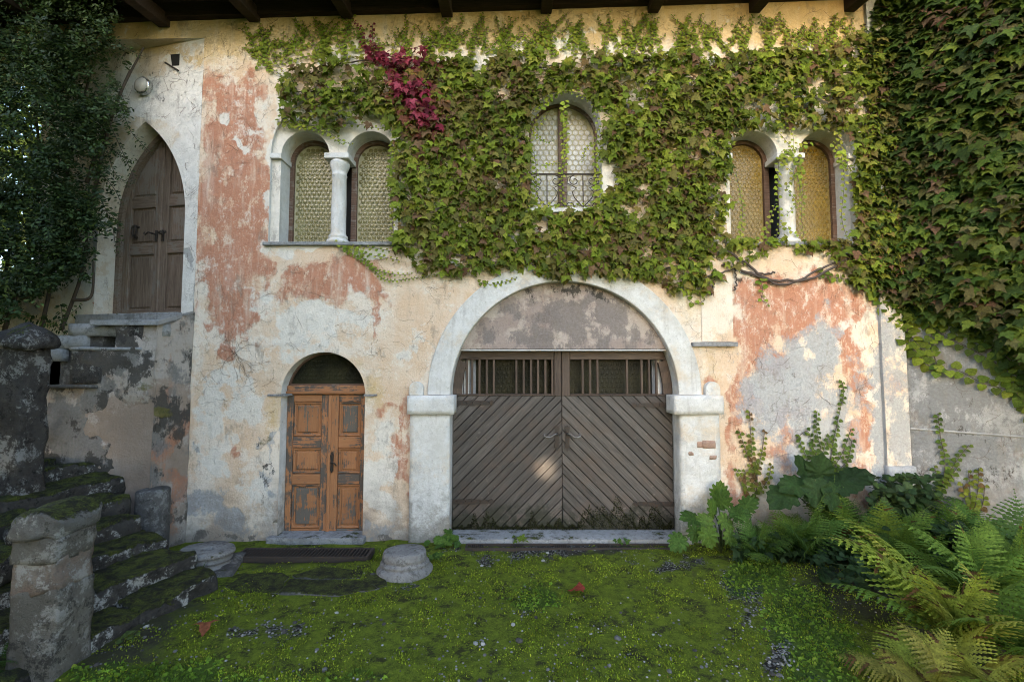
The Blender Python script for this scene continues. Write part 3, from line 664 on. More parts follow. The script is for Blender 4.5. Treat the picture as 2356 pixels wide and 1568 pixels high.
def paint_tymp(px, py):
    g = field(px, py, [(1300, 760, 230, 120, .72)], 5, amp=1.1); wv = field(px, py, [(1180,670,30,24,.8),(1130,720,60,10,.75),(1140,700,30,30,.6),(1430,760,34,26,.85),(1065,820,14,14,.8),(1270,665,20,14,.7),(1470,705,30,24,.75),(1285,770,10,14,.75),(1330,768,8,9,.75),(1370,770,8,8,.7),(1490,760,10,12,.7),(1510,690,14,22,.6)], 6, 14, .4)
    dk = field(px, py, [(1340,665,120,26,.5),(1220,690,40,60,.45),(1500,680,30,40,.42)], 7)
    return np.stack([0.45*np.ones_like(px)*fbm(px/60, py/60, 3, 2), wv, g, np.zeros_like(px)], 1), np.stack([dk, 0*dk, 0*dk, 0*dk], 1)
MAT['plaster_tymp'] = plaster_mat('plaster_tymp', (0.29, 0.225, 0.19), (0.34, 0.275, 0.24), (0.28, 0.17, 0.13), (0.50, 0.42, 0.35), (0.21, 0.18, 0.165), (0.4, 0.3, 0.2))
painted_wall('tympanum', tymp, [], 0.05, lambda a, b, d_: np.stack([a, 0.07-d_, b], 1), paint_tymp, MAT['plaster_tymp'], sur, 0.004)
MB().box((gt_c-gt_r*math.cos(ty), 0.07, zl-0.02), (gt_c+gt_r*math.cos(ty), 0.34, zl-0.003)).build('lintel', MAT['lime_stone'], sur)
for side, (xa, xb, ia, ib) in enumerate(((945, 1036, 941, 1047), (1561, 1652, 1543, 1656))):
    z1 = Z_(951); z2 = Z_(908)
    seed = 3+side
    stone('pier', (X_(xa, 1080), -0.085, -0.1), (X_(xb, 1080), 0.20, z1), MAT['lime_stone'], sur, 0, 0.06, 0.008, 0.010, seed)
    stone('impost_block', (X_(ia, 930), -0.13, z1-0.002), (X_(ib, 930), 0.20, z2), MAT['lime_stone'], sur, 0, 0.05, 0.008, 0.012, seed+4)
    xs = X_(944 if side == 0 else 1618, 890); xe = X_(976 if side == 0 else 1651, 890)
    zc0, rc_ = z2-0.004, (xe-xs)/2; zc1 = Z_(877)-rc_
    bevel(MB().prism([(xs, zc0), (xe, zc0)]+arc((xs+xe)/2, zc1, rc_, 0, math.pi, 12), -0.085, 0.02).build('corner_stone', MAT['lime_stone'], sur), 0.012)
# bricks showing through the right pier
q = random.Random(5)
MAT['brickm'] = stone_mat('brick_face', (0.34, 0.21, 0.15), (0.42, 0.30, 0.23), 0.3)
for (x, y, w_, h_) in ((1632,1022,0.085,0.05),(1612,1022,0.05,0.045),(1590,1042,0.04,0.03),(1640,1052,0.05,0.03)):
    a, z = A(x, y, -0.09); stone('brick', (a-w_, -0.088, z-h_), (a+w_, 0.0, z+h_), MAT['brickm'], sur, 0, 0.025, 0.014, 0.012, int(x))

GD = 0.20
zg0, zg1 = Z_(1217, GD), Z_(803, GD); zmid = Z_(908, GD); gx0, gx1 = gt_c-gt_r, gt_c+gt_r
archw = [(gx0, zg0-1), (gx1, zg0-1)]+arc(gt_c, gt_zs, gt_r-0.004, 0, math.pi, 40)
seam = X_(1293, 1000, GD)
s_ = NT('wood_plank'); v_ = s_.objvec()
def gate_plank_mat():
    s = s_; v = v_
    g1 = s.noise(3.0, 6, 0.6, s.mp((1.2, 22, 22), vec=v), 0.6); g2 = s.noise(4.0, 4, 0.7, s.mp((3, 90, 90), vec=v)); b1 = s.noise(3.5, 6, 0.7); b2 = s.noise(14, 5, 0.7)
    c = s.mix(s.step(g1, 0.3, 0.7), (0.050, 0.041, 0.034), (0.108, 0.093, 0.080))
    c = s.mix(s.step(g2, 0.55, 0.75, 0, 0.55), c, (0.035, 0.028, 0.022))
    c = s.mul(c, s.math('ADD', 0.72, s.math('MULTIPLY', s.orand, 0.5)))
    c = s.mix(s.step(b1, 0.45, 0.7, 0, 0.5), c, (0.10, 0.065, 0.045))
    z = s.n('ShaderNodeSeparateXYZ', {0: s.pos}).outputs[2]
    wet = s.math('ADD', z, s.math('ADD', s.math('MULTIPLY', s.math('SUBTRACT', b1, 0.5), 0.9), s.math('MULTIPLY', s.math('SUBTRACT', b2, 0.5), 0.4)))
    c = s.mix(s.step(wet, 0.16, 0.36, 0.92, 0.0), c, s.mix(b2, (0.012, 0.012, 0.008), (0.035, 0.035, 0.018)))
    c = s.mix(s.step(b2, 0.62, 0.7, 0, 0.5), c, (0.19, 0.17, 0.15))
    return s.done(c, 0.6, s.math('ADD', s.math('MULTIPLY', g1, 0.6), s.math('MULTIPLY', g2, 0.4)), 0.006, 0.8, 0.35)
MAT['plank'] = gate_plank_mat()
pw = 0.106; vp = pw*math.sqrt(2)
for sd_ in (-1, 1):
    a0, a1 = (gx0+0.006, seam-0.003) if sd_ < 0 else (seam+0.003, gx1-0.006)
    lfp = clip_poly(rect(a0, zg0, a1, zg1-0.02), archw)
    # backing frame behind the planks, only below the glazed row
    lf = piece('gate_leaf', clip_poly(rect(a0, zg0+0.02, a1, zmid), archw), FP, GD+0.03, GD+0.07, MAT['dark_inside'], house, 90, 0.003)
    W0 = abs(a1-a0)
    zz = zmid-0.02+W0+vp*1.5; vp0 = vp
    # planks rise towards the seam
    while zz > zg0-vp0:
        vp = vp0*rnd.uniform(0.86, 1.14)
        if sd_ < 0: par = [(a0, zz-W0-vp), (a1, zz-vp), (a1, zz-0.011), (a0, zz-W0-0.011)]
        else: par = [(a0, zz-vp), (a1, zz-W0-vp), (a1, zz-W0-0.011), (a0, zz-0.011)]
        pc_ = clip_poly(clip_poly(par, rect(a0, zg0, a1, zmid-0.012)), archw)
        if len(pc_) >= 3 and max(p[0] for p in pc_)-min(p[0] for p in pc_) > 0.02:
            piece('plank', pc_, FP, GD+rnd.uniform(-0.002, 0.002), GD+0.028, MAT['plank'], lf, 45 if sd_ < 0 else -45, 0.005)
        zz -= vp
    vp = vp0
    # upper frame
    inner = X_(1275, 860, GD) if sd_ < 0 else X_(1311, 860, GD)
    zw0, zw1 = Z_(906, GD), Z_(827, GD)
    st = (inner, a1) if sd_ < 0 else (a0, inner)
    piece('stile', rect(st[0], zmid-0.012, st[1], zg1-0.02), FP, GD-0.008, GD+0.05, MAT['wood_gate_dark'], lf, 90, 0.006)
    o0, o1 = (a0, inner-0.001) if sd_ < 0 else (inner+0.001, a1)
    piece('top_rail', clip_poly(rect(o0, zw1, o1, zg1-0.02), archw), FP, GD-0.006, GD+0.05, MAT['wood_gate_dark'], lf, 0, 0.006)
    piece('bottom_rail', clip_poly(rect(o0, zmid-0.010, o1, zw0), archw), FP, GD-0.012, GD+0.05, MAT['wood_gate_dark'], lf, 0, 0.008)
    # curved outer stile following the arch
    th = [math.asin((z-gt_zs)/gt_r) for z in (zw0+0.001, zw1-0.001)]
    ths = [th[0]+(th[1]-th[0])*k/6 for k in range(7)]
    for k in range(6):
        qd = [(gt_c+sd_*(gt_r-e)*math.cos(t), gt_zs+(gt_r-e)*math.sin(t)) for t, e in ((ths[k], 0.004), (ths[k+1], 0.004), (ths[k+1], 0.125), (ths[k], 0.125))]
        qd = clip_poly(qd, rect(gx0-1, zw0+0.001, gx1+1, zw1-0.001))
        piece('outer_stile', qd, FP, GD-0.004, GD+0.045, MAT['wood_gate_dark'], lf, 90, 0.0006)
    bars = (1074,1086,1103,1120,1136,1188,1205,1222,1238,1255,1271) if sd_ < 0 else (1341,1358,1375,1443,1477,1494,1511,1528)
    # pixel columns measured on the gate plane
    for bx in bars:
        xx = X_(bx-0, 866, GD)
        piece('bar', clip_poly(rect(xx-0.015, zw0, xx+0.015, zw1), archw), FP, GD+0.002, GD+0.034, MAT['wood_gate_dark'], lf, 90, 0.005)
    # strap hinges
    for yy in ((926, 1153) if sd_ < 0 else (931, 1158)):
        zh = Z_(yy, GD); e = a0+0.005 if sd_ < 0 else a1-0.005; L = 0.56; hb = MB(); s1 = -sd_
        pts = [(0, -0.03), (L*0.35, -0.03), (L*0.45, -0.042), (L*0.55, -0.03), (L*0.88, -0.022), (L*0.92, -0.04), (L, 0), (L*0.92, 0.04), (L*0.88, 0.022), (L*0.55, 0.03), (L*0.45, 0.042), (L*0.35, 0.03), (0, 0.03)]
        poly = [(e+s1*x, zh+z) for x, z in pts]; hb.prism(poly if s1 > 0 else poly[::-1], GD-0.014, GD-0.004)
        for kx in (0.1, 0.3, 0.45, 0.65, 0.85): hb.lathe([(0.012, 0), (0.009, 0.006)], (e+s1*L*kx, GD-0.014, zh), 6, 'Y')
        hb.build('hinge', MAT['iron'], lf)
    # ornate handle plate and lever
    hx = X_(1281 if sd_ < 0 else 1305, 1005, GD); hz = Z_(1006, GD); hb = MB()
    half_ = [(0.0, 0.17), (0.014, 0.15), (0.03, 0.16), (0.034, 0.12), (0.022, 0.10), (0.026, 0.05), (0.03, 0.0), (0.024, -0.05), (0.028, -0.10), (0.034, -0.13), (0.014, -0.14), (0.012, -0.165), (0.0, -0.18)]
    hb.prism([(hx+x, hz+z) for x, z in half_]+[(hx-x, hz+z) for x, z in half_[-2:0:-1]], GD-0.02, GD-0.004)
    hb.lathe([(0.022, 0), (0.02, 0.02), (0.012, 0.04)], (hx, GD-0.02, hz+0.05), 10, 'Y')
    hb.build('handle_plate', MAT['iron'], lf)
    s1 = -1 if sd_ < 0 else 1
    MB().tube([(hx, GD-0.05, hz+0.05), (hx+s1*0.03, GD-0.075, hz+0.055), (hx+s1*0.08, GD-0.08, hz+0.02), (hx+s1*0.13, GD-0.08, hz+0.012), (hx+s1*0.17, GD-0.078, hz+0.03), (hx+s1*0.175, GD-0.07, hz+0.05), (hx+s1*0.15, GD-0.07, hz+0.06)], [0.014,0.012,0.011,0.012,0.011,0.009,0.006], 7).build('lever', MAT['iron_handle'], lf, True)
# glazing and white posts behind the bars
gw = bpy.data.objects.new('gate_glazing', None); link(gw, house); setm(gw, Matrix.Identity(4))
z0_, z1_ = Z_(915, 0.33), Z_(818, 0.33)
for xa, xb, sd2 in ((1068, 1290, 31), (1296, 1520, 32)):
    window_light(gw, rect(X_(xa, 866, 0.36), z0_-0.1, X_(xb, 866, 0.36), z1_+0.2), FP, 0.36, 0.03, MAT['glass_dark'], 0.072, sd2)
for xa, xb, m_, dd in ((1060,1066,'white_post',0.30),(1068,1080,'white_post',0.29),(1082,1095,'grey_post',0.32),(1500,1511,'grey_post',0.32),(1513,1524,'white_post',0.29),(1527,1538,'white_post',0.30)):
    MB().box((X_(xa, 866, dd), dd, z0_-0.15), (X_(xb, 866, dd), dd+0.02, z1_+0.12)).build('post', MAT[m_], gw)
MB().box((gx0, 0.50, zg0), (gx1, 0.53, zg1+0.1)).build('dark_backing', MAT['dark_inside'], gw)
bevel(stone('threshold', (gx0-0.05, -0.14, -0.1), (gx1+0.12, GD+0.1, Z_(1219, GD)+0.008), MAT['grey_stone'], sur, 0, 0.09, 0.006, 0.02, 9), 0.002)

# stone ledge with its plaster panel, right of the arch
bevel(MB().box((X_(1612, 700), -0.022, Z_(786)), (X_(1684, 700), 0.01, Z_(600))).build('wall_panel', MAT['plaster'], house), 0.006)
bevel(MB().box((X_(1590, 790), -0.075, Z_(797)), (X_(1692, 790), 0.01, Z_(787))).build('ledge', MAT['grey_stone'], house), 0.005)

# ------------------------------------------------------------------ left wall (turned back), pointed door
LA = R(11.0); LO = Vector((XL, 0, 0)); LU = Vector((-math.cos(LA), math.sin(LA), 0)); LW = Vector((math.sin(LA), math.cos(LA), 0)); LP = (LO, LU, LW)
def PL(x, y, d=0.0):
    r_ = ray(x, y); t = ((LO+LW*d-CAM).dot(LW))/r_.dot(LW); p = CAM+r_*t; return ((p-LO).dot(LU), p.z)
slL = PL(105, 600)[0]
ap = PL(338, 279); jr = PL(424, 500); jl = PL(226, 507); zsill = PL(330, 722)[1]; zsp = (jl[1]+jr[1])/2
aR, aL = jr[0]-0.01, jl[0]; am = (aR+aL)/2; za = ap[1]
# two circular arcs meeting at the apex
hw_ = (aL-aR)/2; hh_ = za-zsp; rad = (hw_**2+hh_**2)/(2*hw_)
tA = math.atan2(hh_, rad-hw_)
def pointed(e):
    r2 = rad-e; cr, cl = aR+rad, aL-rad
    tt = math.acos(max(-1, min(1, (cr-am)/r2)))
    right = [(cr-r2*math.cos(tt*k/16), zsp+r2*math.sin(tt*k/16)) for k in range(17)]
    left = [(cl+r2*math.cos(tt*(16-k)/16), zsp+r2*math.sin(tt*(16-k)/16)) for k in range(1, 17)]
    return [(aL-e, zsill), (aR+e, zsill)]+right+left
pd = pointed(0.0)
zc_ = zband+0.02
louter = [(0.0, 1.0), (0.0, zc_), (slL+0.2, zc_), (slL+0.2, 1.0)]
def paint_left(px, py):
    wv = [(430,430,34,330,1.05,4),(370,220,110,70,1.0),(330,170,90,50,.6),(240,560,30,80,.5),(215,650,30,50,.75)]
    och = [(400,110,120,30,.9),(290,250,50,60,.7),(250,330,40,80,.85),(245,560,20,60,.8),(210,420,30,120,.7),(200,560,20,90,.7)]
    grey = [(425,585,14,18,.9),(360,220,70,50,.55),(250,640,30,60,.55),(210,540,14,50,.75),(440,150,40,50,.5)]
    red = [(455,330,10,150,.4)]
    dk = [(340,180,60,16,.42),(390,230,40,20,.35),(300,120,200,10,.5)]
    br = [(213,696,9,5,.8),(240,700,6,4,.7),(268,716,6,4,.6),(216,706,3,9,.65)]
    f = lambda b, sd, **k: field(px, py, b, sd, **k)
    return np.stack([f(red, 1), f(wv, 12), f(grey, 23), f(och, 31)], 1), np.stack([f(dk, 41), f([(300,110,200,14,.5)], 51), f(br, 61, warp=8, amp=.3), 0*px], 1)
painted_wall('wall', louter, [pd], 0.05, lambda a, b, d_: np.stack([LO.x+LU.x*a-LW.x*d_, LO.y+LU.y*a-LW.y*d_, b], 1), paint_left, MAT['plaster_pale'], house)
MB().add([(XL, 0, zband), (-8.2, 0, zband-0.05), (-8.2, 1.0, zband-0.05), (XL, 1.0, zband)], [(0, 1, 2, 3)]).build('band_soffit', MAT['plaster_pale'], house)
strip('reveal', pd[1:]+[pd[0]], LP, 0, 0.36, MAT['plaster_pale'], house)
# corner return of the left wall
cw_p = LO+LU*(slL+0.2)
MB().box((cw_p.x-0.02, cw_p.y, 2.0), (cw_p.x, cw_p.y+1.2, zc_)).build('corner_wall', MAT['plaster_pale'], house)
PD = 0.30
pdoor = bpy.data.objects.new('door', None); link(pdoor, house); setm(pdoor, Matrix.Identity(4))
full = pointed(0.005)
vs, fs = ring(full, offset_poly(full, 0.07), LP, PD-0.05, PD+0.08); MB().add(vs, fs).build('door_frame', MAT['wood_brown'], pdoor)
inn = offset_poly(full, 0.065)
amid = PL(369, 560, PD)[0]
def lz(y, x=340): return PL(x, y, PD)[1]
for sd_ in (1, -1):
    b0, b1 = (amid+0.003, aL) if sd_ > 0 else (aR, amid-0.003)
    cl = lambda rc: clip_poly(rc, inn)
    lf = piece('door_leaf', cl(rect(b0, zsill, b1, za+1)), LP, PD+0.035, PD+0.06, MAT['wood_brown'], pdoor, 90, 0.002)
    s0 = b0 if sd_ > 0 else b1
    # meeting stile, hinge stile, rails, panels
    m0, m1 = (b0, b0+0.11) if sd_ > 0 else (b1-0.11, b1)
    piece('stile', cl(rect(m0, zsill, m1, za+1)), LP, PD, PD+0.034, MAT['wood_brown'], lf, 90, 0.006)
    h0, h1 = (aL-0.07-0.115, aL-0.065) if sd_ > 0 else (aR+0.065, aR+0.07+0.115)
    piece('stile', cl(rect(h0, zsill, h1, za+1)), LP, PD, PD+0.034, MAT['wood_brown'], lf, 90, 0.006)
    p0, p1 = (m1, h0) if sd_ > 0 else (h1, m0)
    rails = [(lz(727), lz(712)), (lz(585), lz(560)), (lz(478), lz(452))]
    for k, (za_, zb2) in enumerate(rails): piece('rail', cl(rect(p0+0.002, za_, p1-0.002, zb2)), LP, PD+0.002 if k else PD-0.012, PD+0.034, MAT['wood_brown'], lf, 0, 0.008)
    for zlo, zhi in ((rails[0][1], rails[1][0]), (rails[1][1], rails[2][0]), (rails[2][1], lz(300))):
        rc = cl(rect(p0+0.03, zlo+0.03, p1-0.03, zhi-0.03))
        if len(rc) >= 3: piece('panel', rc, LP, PD+0.018, PD+0.034, MAT['wood_brown'], lf, 90, 0.014)
piece('cover_strip', clip_poly(rect(amid-0.025, zsill, amid+0.03, za+1), inn), LP, PD-0.028, PD-0.001, MAT['wood_brown'], pdoor, 90, 0.012)
def L3(a, z, d_): return LO+LU*a+ZV*z+LW*d_
for (xx, yy, s1) in ((357, 539, 1), (372, 538, -1)):
    a_, z_ = PL(xx, yy, PD-0.03); mb = MB()
    mb.tube([L3(a_, z_, PD), L3(a_, z_, PD-0.09)], 0.012, 6)
    mb.tube([L3(a_, z_, PD-0.085), L3(a_+s1*0.05, z_+0.02, PD-0.09), L3(a_+s1*0.10, z_-0.015, PD-0.09), L3(a_+s1*0.135, z_, PD-0.085), L3(a_+s1*0.12, z_+0.03, PD-0.08)], [0.012,0.011,0.010,0.009,0.006], 6)
    mb.tube([L3(a_, z_+0.06, PD-0.012), L3(a_, z_-0.10, PD-0.012)], 0.02, 6); mb.build('door_handle', MAT['iron'], pdoor)
a_, z_ = PL(316, 533, PD); mb = MB()
mb.tube([L3(a_, z_+0.07, PD+0.02), L3(a_, z_+0.07, PD-0.05)], 0.02, 8)
mb.tube([L3(a_+0.035*math.sin(t), z_+0.0+0.075*math.cos(t), PD-0.05) for t in [2*math.pi*k/12 for k in range(13)]], 0.014, 6)
mb.tube([L3(a_, z_-0.075, PD-0.055), L3(a_, z_-0.09, PD+0.0)], 0.022, 8); mb.build('knocker', MAT['iron'], pdoor)
# little impost ledge on the left jamb
ia_, iz_ = PL(230, 508)
piece('impost', rect(aL-0.002, iz_-0.035, aL+0.16, iz_+0.01), LP, -0.02, 0.01, MAT['plaster_pale'], house, 0, 0.004)
piece('impost', rect(aL-0.014, iz_-0.035, aL+0.002, iz_+0.01), LP, -0.018, 0.30, MAT['plaster_pale'], house, 0, 0.004)
# putlog hole: flat dark sheet on the wall stands for its shaded inside
ha, hz = PL(404, 137)
bx = MB().add([L3(ha-0.07, hz-0.10, -0.004), L3(ha+0.05, hz-0.09, -0.004), L3(ha+0.085, hz+0.08, -0.004), L3(ha-0.07, hz+0.07, -0.004)], [(0, 1, 2, 3)]).build('putlog_hole_dark', MAT['dark_inside'], house)

MB().tube([L3(ha+0.16, hz-0.03, -0.01), L3(ha-0.10, hz-0.20, -0.04)], 0.012, 6).build('iron_peg', MAT['rust'], house)

# ------------------------------------------------------------------ right return wall
RDIR = Vector((0.68, -0.733, 0)).normalized(); RO = Vector((XR, 0, 0)); RW = Vector((-RDIR.y, RDIR.x, 0))
if RW.y < 0: RW = -RW
RP = (RO, RDIR, RW)
def paint_right(px, py):
    g = 0.35+0.5*fbm(px/60, py/60, 4, 3); dk = field(px, py, [(2110,1090,40,40,.6),(2200,1010,200,24,.42),(2300,1090,120,60,.45)], 4)
    wv = field(px, py, [(2200,900,140,120,.75)], 5); och = 0*px
    return np.stack([0*px, wv, np.clip(g, 0, 1), och], 1), np.stack([dk, 0*px, 0*px, 0*px], 1)
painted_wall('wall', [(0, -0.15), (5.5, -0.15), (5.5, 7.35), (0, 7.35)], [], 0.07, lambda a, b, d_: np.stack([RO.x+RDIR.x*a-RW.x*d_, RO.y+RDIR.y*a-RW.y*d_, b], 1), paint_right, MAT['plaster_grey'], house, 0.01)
def PR(x, y, d=0.0):
    r_ = ray(x, y); t = ((RO+RW*d-CAM).dot(RW))/r_.dot(RW); p = CAM+r_*t; return ((p-RO).dot(RDIR), p.z)
zc2 = PR(2200, 993)[1]
piece('scored_joint', rect(0.02, zc2-0.012, 5.4, zc2+0.012), RP, -0.016, 0.01, MAT['plaster_grey'], house, 0, 0.008)
# corner pilaster
def paint_pil(px, py):
    return np.stack([field(px, py, [(2055,900,14,60,.6),(2060,760,16,60,.5)], 3), 0.25+0.2*fbm(px/40, py/40, 3, 2), 0.62+0.5*(fbm(px/30, py/60, 4, 9)-.5), 0*px], 1), np.stack([0*px]*4, 1)
xa, xb = X_(2027, 900), XR-0.02
painted_wall('pilaster', rect(xa, -0.1, xb, 7.2), [], 0.06, lambda a, b, d_: np.stack([a, -0.05-d_, b], 1), paint_pil, MAT['plaster'], house, 0.008)
MB().box((xa, -0.045, -0.1), (xb, 0.01, 7.2)).build('pilaster_core', MAT['plaster_grey'], house)
stone('plinth', (xa-0.02, -0.10, -0.1), (xb+0.03, 0.02, Z_(1068)), MAT['plaster_grey'], house, 0, 0.08, 0.008, 0.02, 5)

# ------------------------------------------------------------------ eaves
zt0, zt1 = Z_(52, 0, 300), Z_(2, 0, 1900)
sl = (zt1-zt0)/(X_(1900, 2)-X_(300, 52)); ztop = lambda x: zt0+sl*(x-X_(300, 52))
MB().add([(-8.4, -0.09, ztop(-8.4)), (5.4, -0.09, ztop(5.4)), (5.4, 0.05, ztop(5.4)), (-8.4, 0.05, ztop(-8.4)), (-8.4, -0.09, ztop(-8.4)+0.22), (5.4, -0.09, ztop(5.4)+0.22), (5.4, 0.05, ztop(5.4)+0.22), (-8.4, 0.05, ztop(-8.4)+0.22)],
         [(0, 3, 2, 1), (0, 1, 5, 4), (4, 5, 6, 7)]).build('wall_plate', MAT['wood_rafter'], house)
for k, (xw, yw) in enumerate(((-140, 70), (110, 66), (372, 58), (582, 46), (797, 38), (1028, 34), (1257, 26), (1505, 24), (1740, 24), (1960, 22), (2160, 20))):
    p = P(xw, yw, -0.05); hs = 0.075; a_ = p.x
    slope = -0.16; L_ = 0.72; zt_ = p.z
    vs = []
    for yy in (0.05, -L_):
        for xx, zz in ((-hs, 0), (hs, 0), (hs, 0.18), (-hs, 0.18)): vs.append((a_+xx, yy, zt_+zz+(-yy)*slope))
    o = MB().add(vs, [(0, 1, 2, 3), (7, 6, 5, 4), (0, 4, 5, 1), (1, 5, 6, 2), (2, 6, 7, 3), (3, 7, 4, 0)]).build('rafter', MAT['wood_rafter'], house); bevel(o, 0.01)
q = random.Random(3); yy = 0.04
while yy > -0.75:
    y2 = yy-0.16; dz = lambda y: y*0.16+0.185
    MB().add([(-8.4, yy, ztop(-8.4)+dz(yy)), (5.6, yy, ztop(5.6)+dz(yy)), (5.6, y2+0.008, ztop(5.6)+dz(y2)), (-8.4, y2+0.008, ztop(-8.4)+dz(y2)),
              (-8.4, yy, ztop(-8.4)+dz(yy)+0.03), (5.6, yy, ztop(5.6)+dz(yy)+0.03), (5.6, y2+0.008, ztop(5.6)+dz(y2)+0.03), (-8.4, y2+0.008, ztop(-8.4)+dz(y2)+0.03)],
             [(0, 1, 2, 3), (4, 7, 6, 5), (0, 4, 5, 1), (2, 6, 7, 3)]).build('soffit_board', MAT['wood_rafter'], house)
    yy = y2
MB().add([(-8.6, -0.85, ztop(-8.6)+0.03), (5.8, -0.85, ztop(5.8)+0.03), (5.8, 6.2, 9.6), (-8.6, 6.2, 9.4), (-8.6, -0.85, ztop(-8.6)+0.10), (5.8, -0.85, ztop(5.8)+0.10), (5.8, 6.2, 9.7), (-8.6, 6.2, 9.5)],
         [(0, 1, 2, 3), (4, 7, 6, 5), (0, 4, 5, 1), (1, 5, 6, 2), (2, 6, 7, 3), (3, 7, 4, 0)]).build('roof', flat_mat('roof_tile', (0.22, 0.10, 0.06)), house)
# wall lamp
a_, z_ = PL(337, 203); c_ = L3(a_, z_, 0); lampo = thing('wall_lamp', 'round metal bulkhead lamp on the wall above the pointed door', 'lamp', c_)
Ml = Matrix.Translation(c_) @ Matrix((LU*-1, -LW*-1, ZV)).transposed().to_4x4()
r0 = 0.118
MB().lathe([(r0*0.95, 0), (r0*1.0, 0.01), (r0*1.0, 0.05), (r0*0.97, 0.055)], (0, 0, 0), 28, 'Y').build('base', MAT['chrome'], lampo, True, Ml)
MB().lathe([(r0*1.04, 0.052), (r0*1.06, 0.06), (r0*1.04, 0.075), (r0*0.9, 0.082), (r0*0.86, 0.078)], (0, 0, 0), 28, 'Y').build('rim', MAT['chrome'], lampo, True, Ml)
MB().lathe([(r0*0.9, 0.074), (r0*0.88, 0.085), (r0*0.7, 0.105), (r0*0.4, 0.115), (r0*0.08, 0.118)], (0, 0, 0), 28, 'Y').build('lens', MAT['lamp_glass'], lampo, True, Ml)
# ------------------------------------------------------------------ ground
GX0, GX1, GY0, GY1 = -6.5, 6.5, -5.0, 0.2
def gz(x, y):
    x = np.asarray(x, float); y = np.asarray(y, float)
    return (fbm(x*0.9+3, y*0.9, 3, 2)-0.5)*0.07+(fbm(x*4+1, y*4, 3, 5)-0.5)*0.035-0.01+np.clip(-y-2.2, 0, 3)*0.02-0.16*((x > -3.2) & (x < -1.6) & (y > -0.63) & (y < -0.29))
def gzs(x, y): return float(gz(np.array([x]), np.array([y]))[0])
def ground_masks(x, y):
    px, py = proj(x, y, np.zeros_like(x))
    grav = field(px, py, [(650,1440,110,40,.58),(560,1450,70,36,.55),(1290,1268,300,20,.72,4),(1680,1330,50,60,.62),(1710,1400,40,80,.6),(1790,1500,50,80,.62),(1860,1560,60,60,.62),(950,1350,80,16,.62),(1100,1480,50,36,.5),(1550,1290,80,24,.72),(1380,1440,40,30,.42),(1210,1400,40,20,.42),(780,1400,60,30,.45)], 3, 40, .6)
    dark = field(px, py, [(250,1500,170,46,.8),(330,1440,150,50,.8),(1300,1255,320,10,.8,4),(1600,1330,20,40,.6),(1750,1330,60,30,.5),(2000,1350,200,90,.9),(2200,1450,200,120,.85),(700,1290,260,20,.55),(420,1400,90,30,.7)], 7, 30, .5)
    lush = field(px, py, [(1750,1320,70,60,.9),(1830,1420,80,80,.9),(1900,1530,90,90,.9),(1230,1370,110,34,.7),(350,1560,260,40,.85),(800,1560,160,24,.6)], 9, 30, .4)
    return grav, dark, lush
gx, gy = np.meshgrid(np.arange(GX0, GX1+.001, 0.05), np.arange(GY0, GY1+.001, 0.05)); sh = gx.shape
gxr, gyr = gx.ravel(), gy.ravel(); gr, dk, lu = ground_masks(gxr, gyr)
V = np.stack([gxr, gyr, gz(gxr, gyr)], 1); idx = np.arange(len(V)).reshape(sh)
Fq = np.stack([idx[:-1, :-1], idx[:-1, 1:], idx[1:, 1:], idx[1:, :-1]], -1).reshape(-1, 4)
# the sheet runs on to the horizon
fr = [(-300, -300, -0.03), (300, -300, -0.03), (300, 300, -0.03), (-300, 300, -0.03)]
b = len(V); V = np.vstack([V, np.array(fr)])
cr = [idx[0, 0], idx[0, -1], idx[-1, -1], idx[-1, 0]]
Fq = np.vstack([Fq, [[b, b+1, cr[1], cr[0]], [b+1, b+2, cr[2], cr[1]], [b+2, b+3, cr[3], cr[2]], [b+3, b, cr[0], cr[3]]]])
att = np.stack([gr, dk, lu], 1); att = np.vstack([att, np.zeros((4, 3))])
s = NT('moss_ground'); g_, d_, l_, _ = s.attr('ga'); n1 = s.noise(2.2, 6, 0.65); n2 = s.noise(11, 6, 0.7); n3 = s.noise(60, 4, 0.75); n4 = s.noise(170, 3, 0.7)
jit = s.math('ADD', s.math('MULTIPLY', s.math('SUBTRACT', n2, 0.5), 0.9), s.math('MULTIPLY', s.math('SUBTRACT', n3, 0.5), 0.6))
moss = s.mix(s.step(n2, 0.3, 0.7), (0.060, 0.082, 0.008), (0.15, 0.195, 0.014)); moss = s.mix(s.step(n3, 0.45, 0.7, 0, 0.7), moss, (0.21, 0.25, 0.024)); moss = s.mix(s.step(s.noise(4.5, 9, 0.8), 0.51, 0.60, 0, 0.85), moss, (0.028, 0.026, 0.012))
moss = s.mix(s.step(n4, 0.5, 0.68, 0, 0.7), moss, (0.022, 0.022, 0.008))
soil = s.mix(n3, (0.018, 0.015, 0.011), (0.06, 0.052, 0.042))
pb = s.vor(42, 'F1'); peb = s.mix(s.n('ShaderNodeSeparateColor', {0: s.vor(42, 'F1', out='Color')}).outputs[0], (0.07, 0.068, 0.062), (0.22, 0.215, 0.20)); peb = s.mix(s.step(pb, 0.35, 0.6), peb, (0.02, 0.017, 0.013))
bare = s.step(s.math('ADD', s.math('ADD', g_, jit), s.math('SUBTRACT', s.math('MULTIPLY', n1, 0.5), 0.25)), 0.44, 0.6)
c = s.mix(bare, moss, s.mix(s.step(n2, 0.35, 0.55), soil, peb))
c = s.mix(s.step(s.math('ADD', d_, jit), 0.35, 0.75, 0, 0.85), c, soil)
c = s.mix(s.math('MULTIPLY', s.step(l_, 0.4, 0.6), 0.6), c, (0.03, 0.07, 0.012))
h = s.math('ADD', s.math('MULTIPLY', n3, 0.6), s.math('ADD', s.math('MULTIPLY', n4, 0.5), s.math('MULTIPLY', s.math('MULTIPLY', pb, -0.6), bare)))
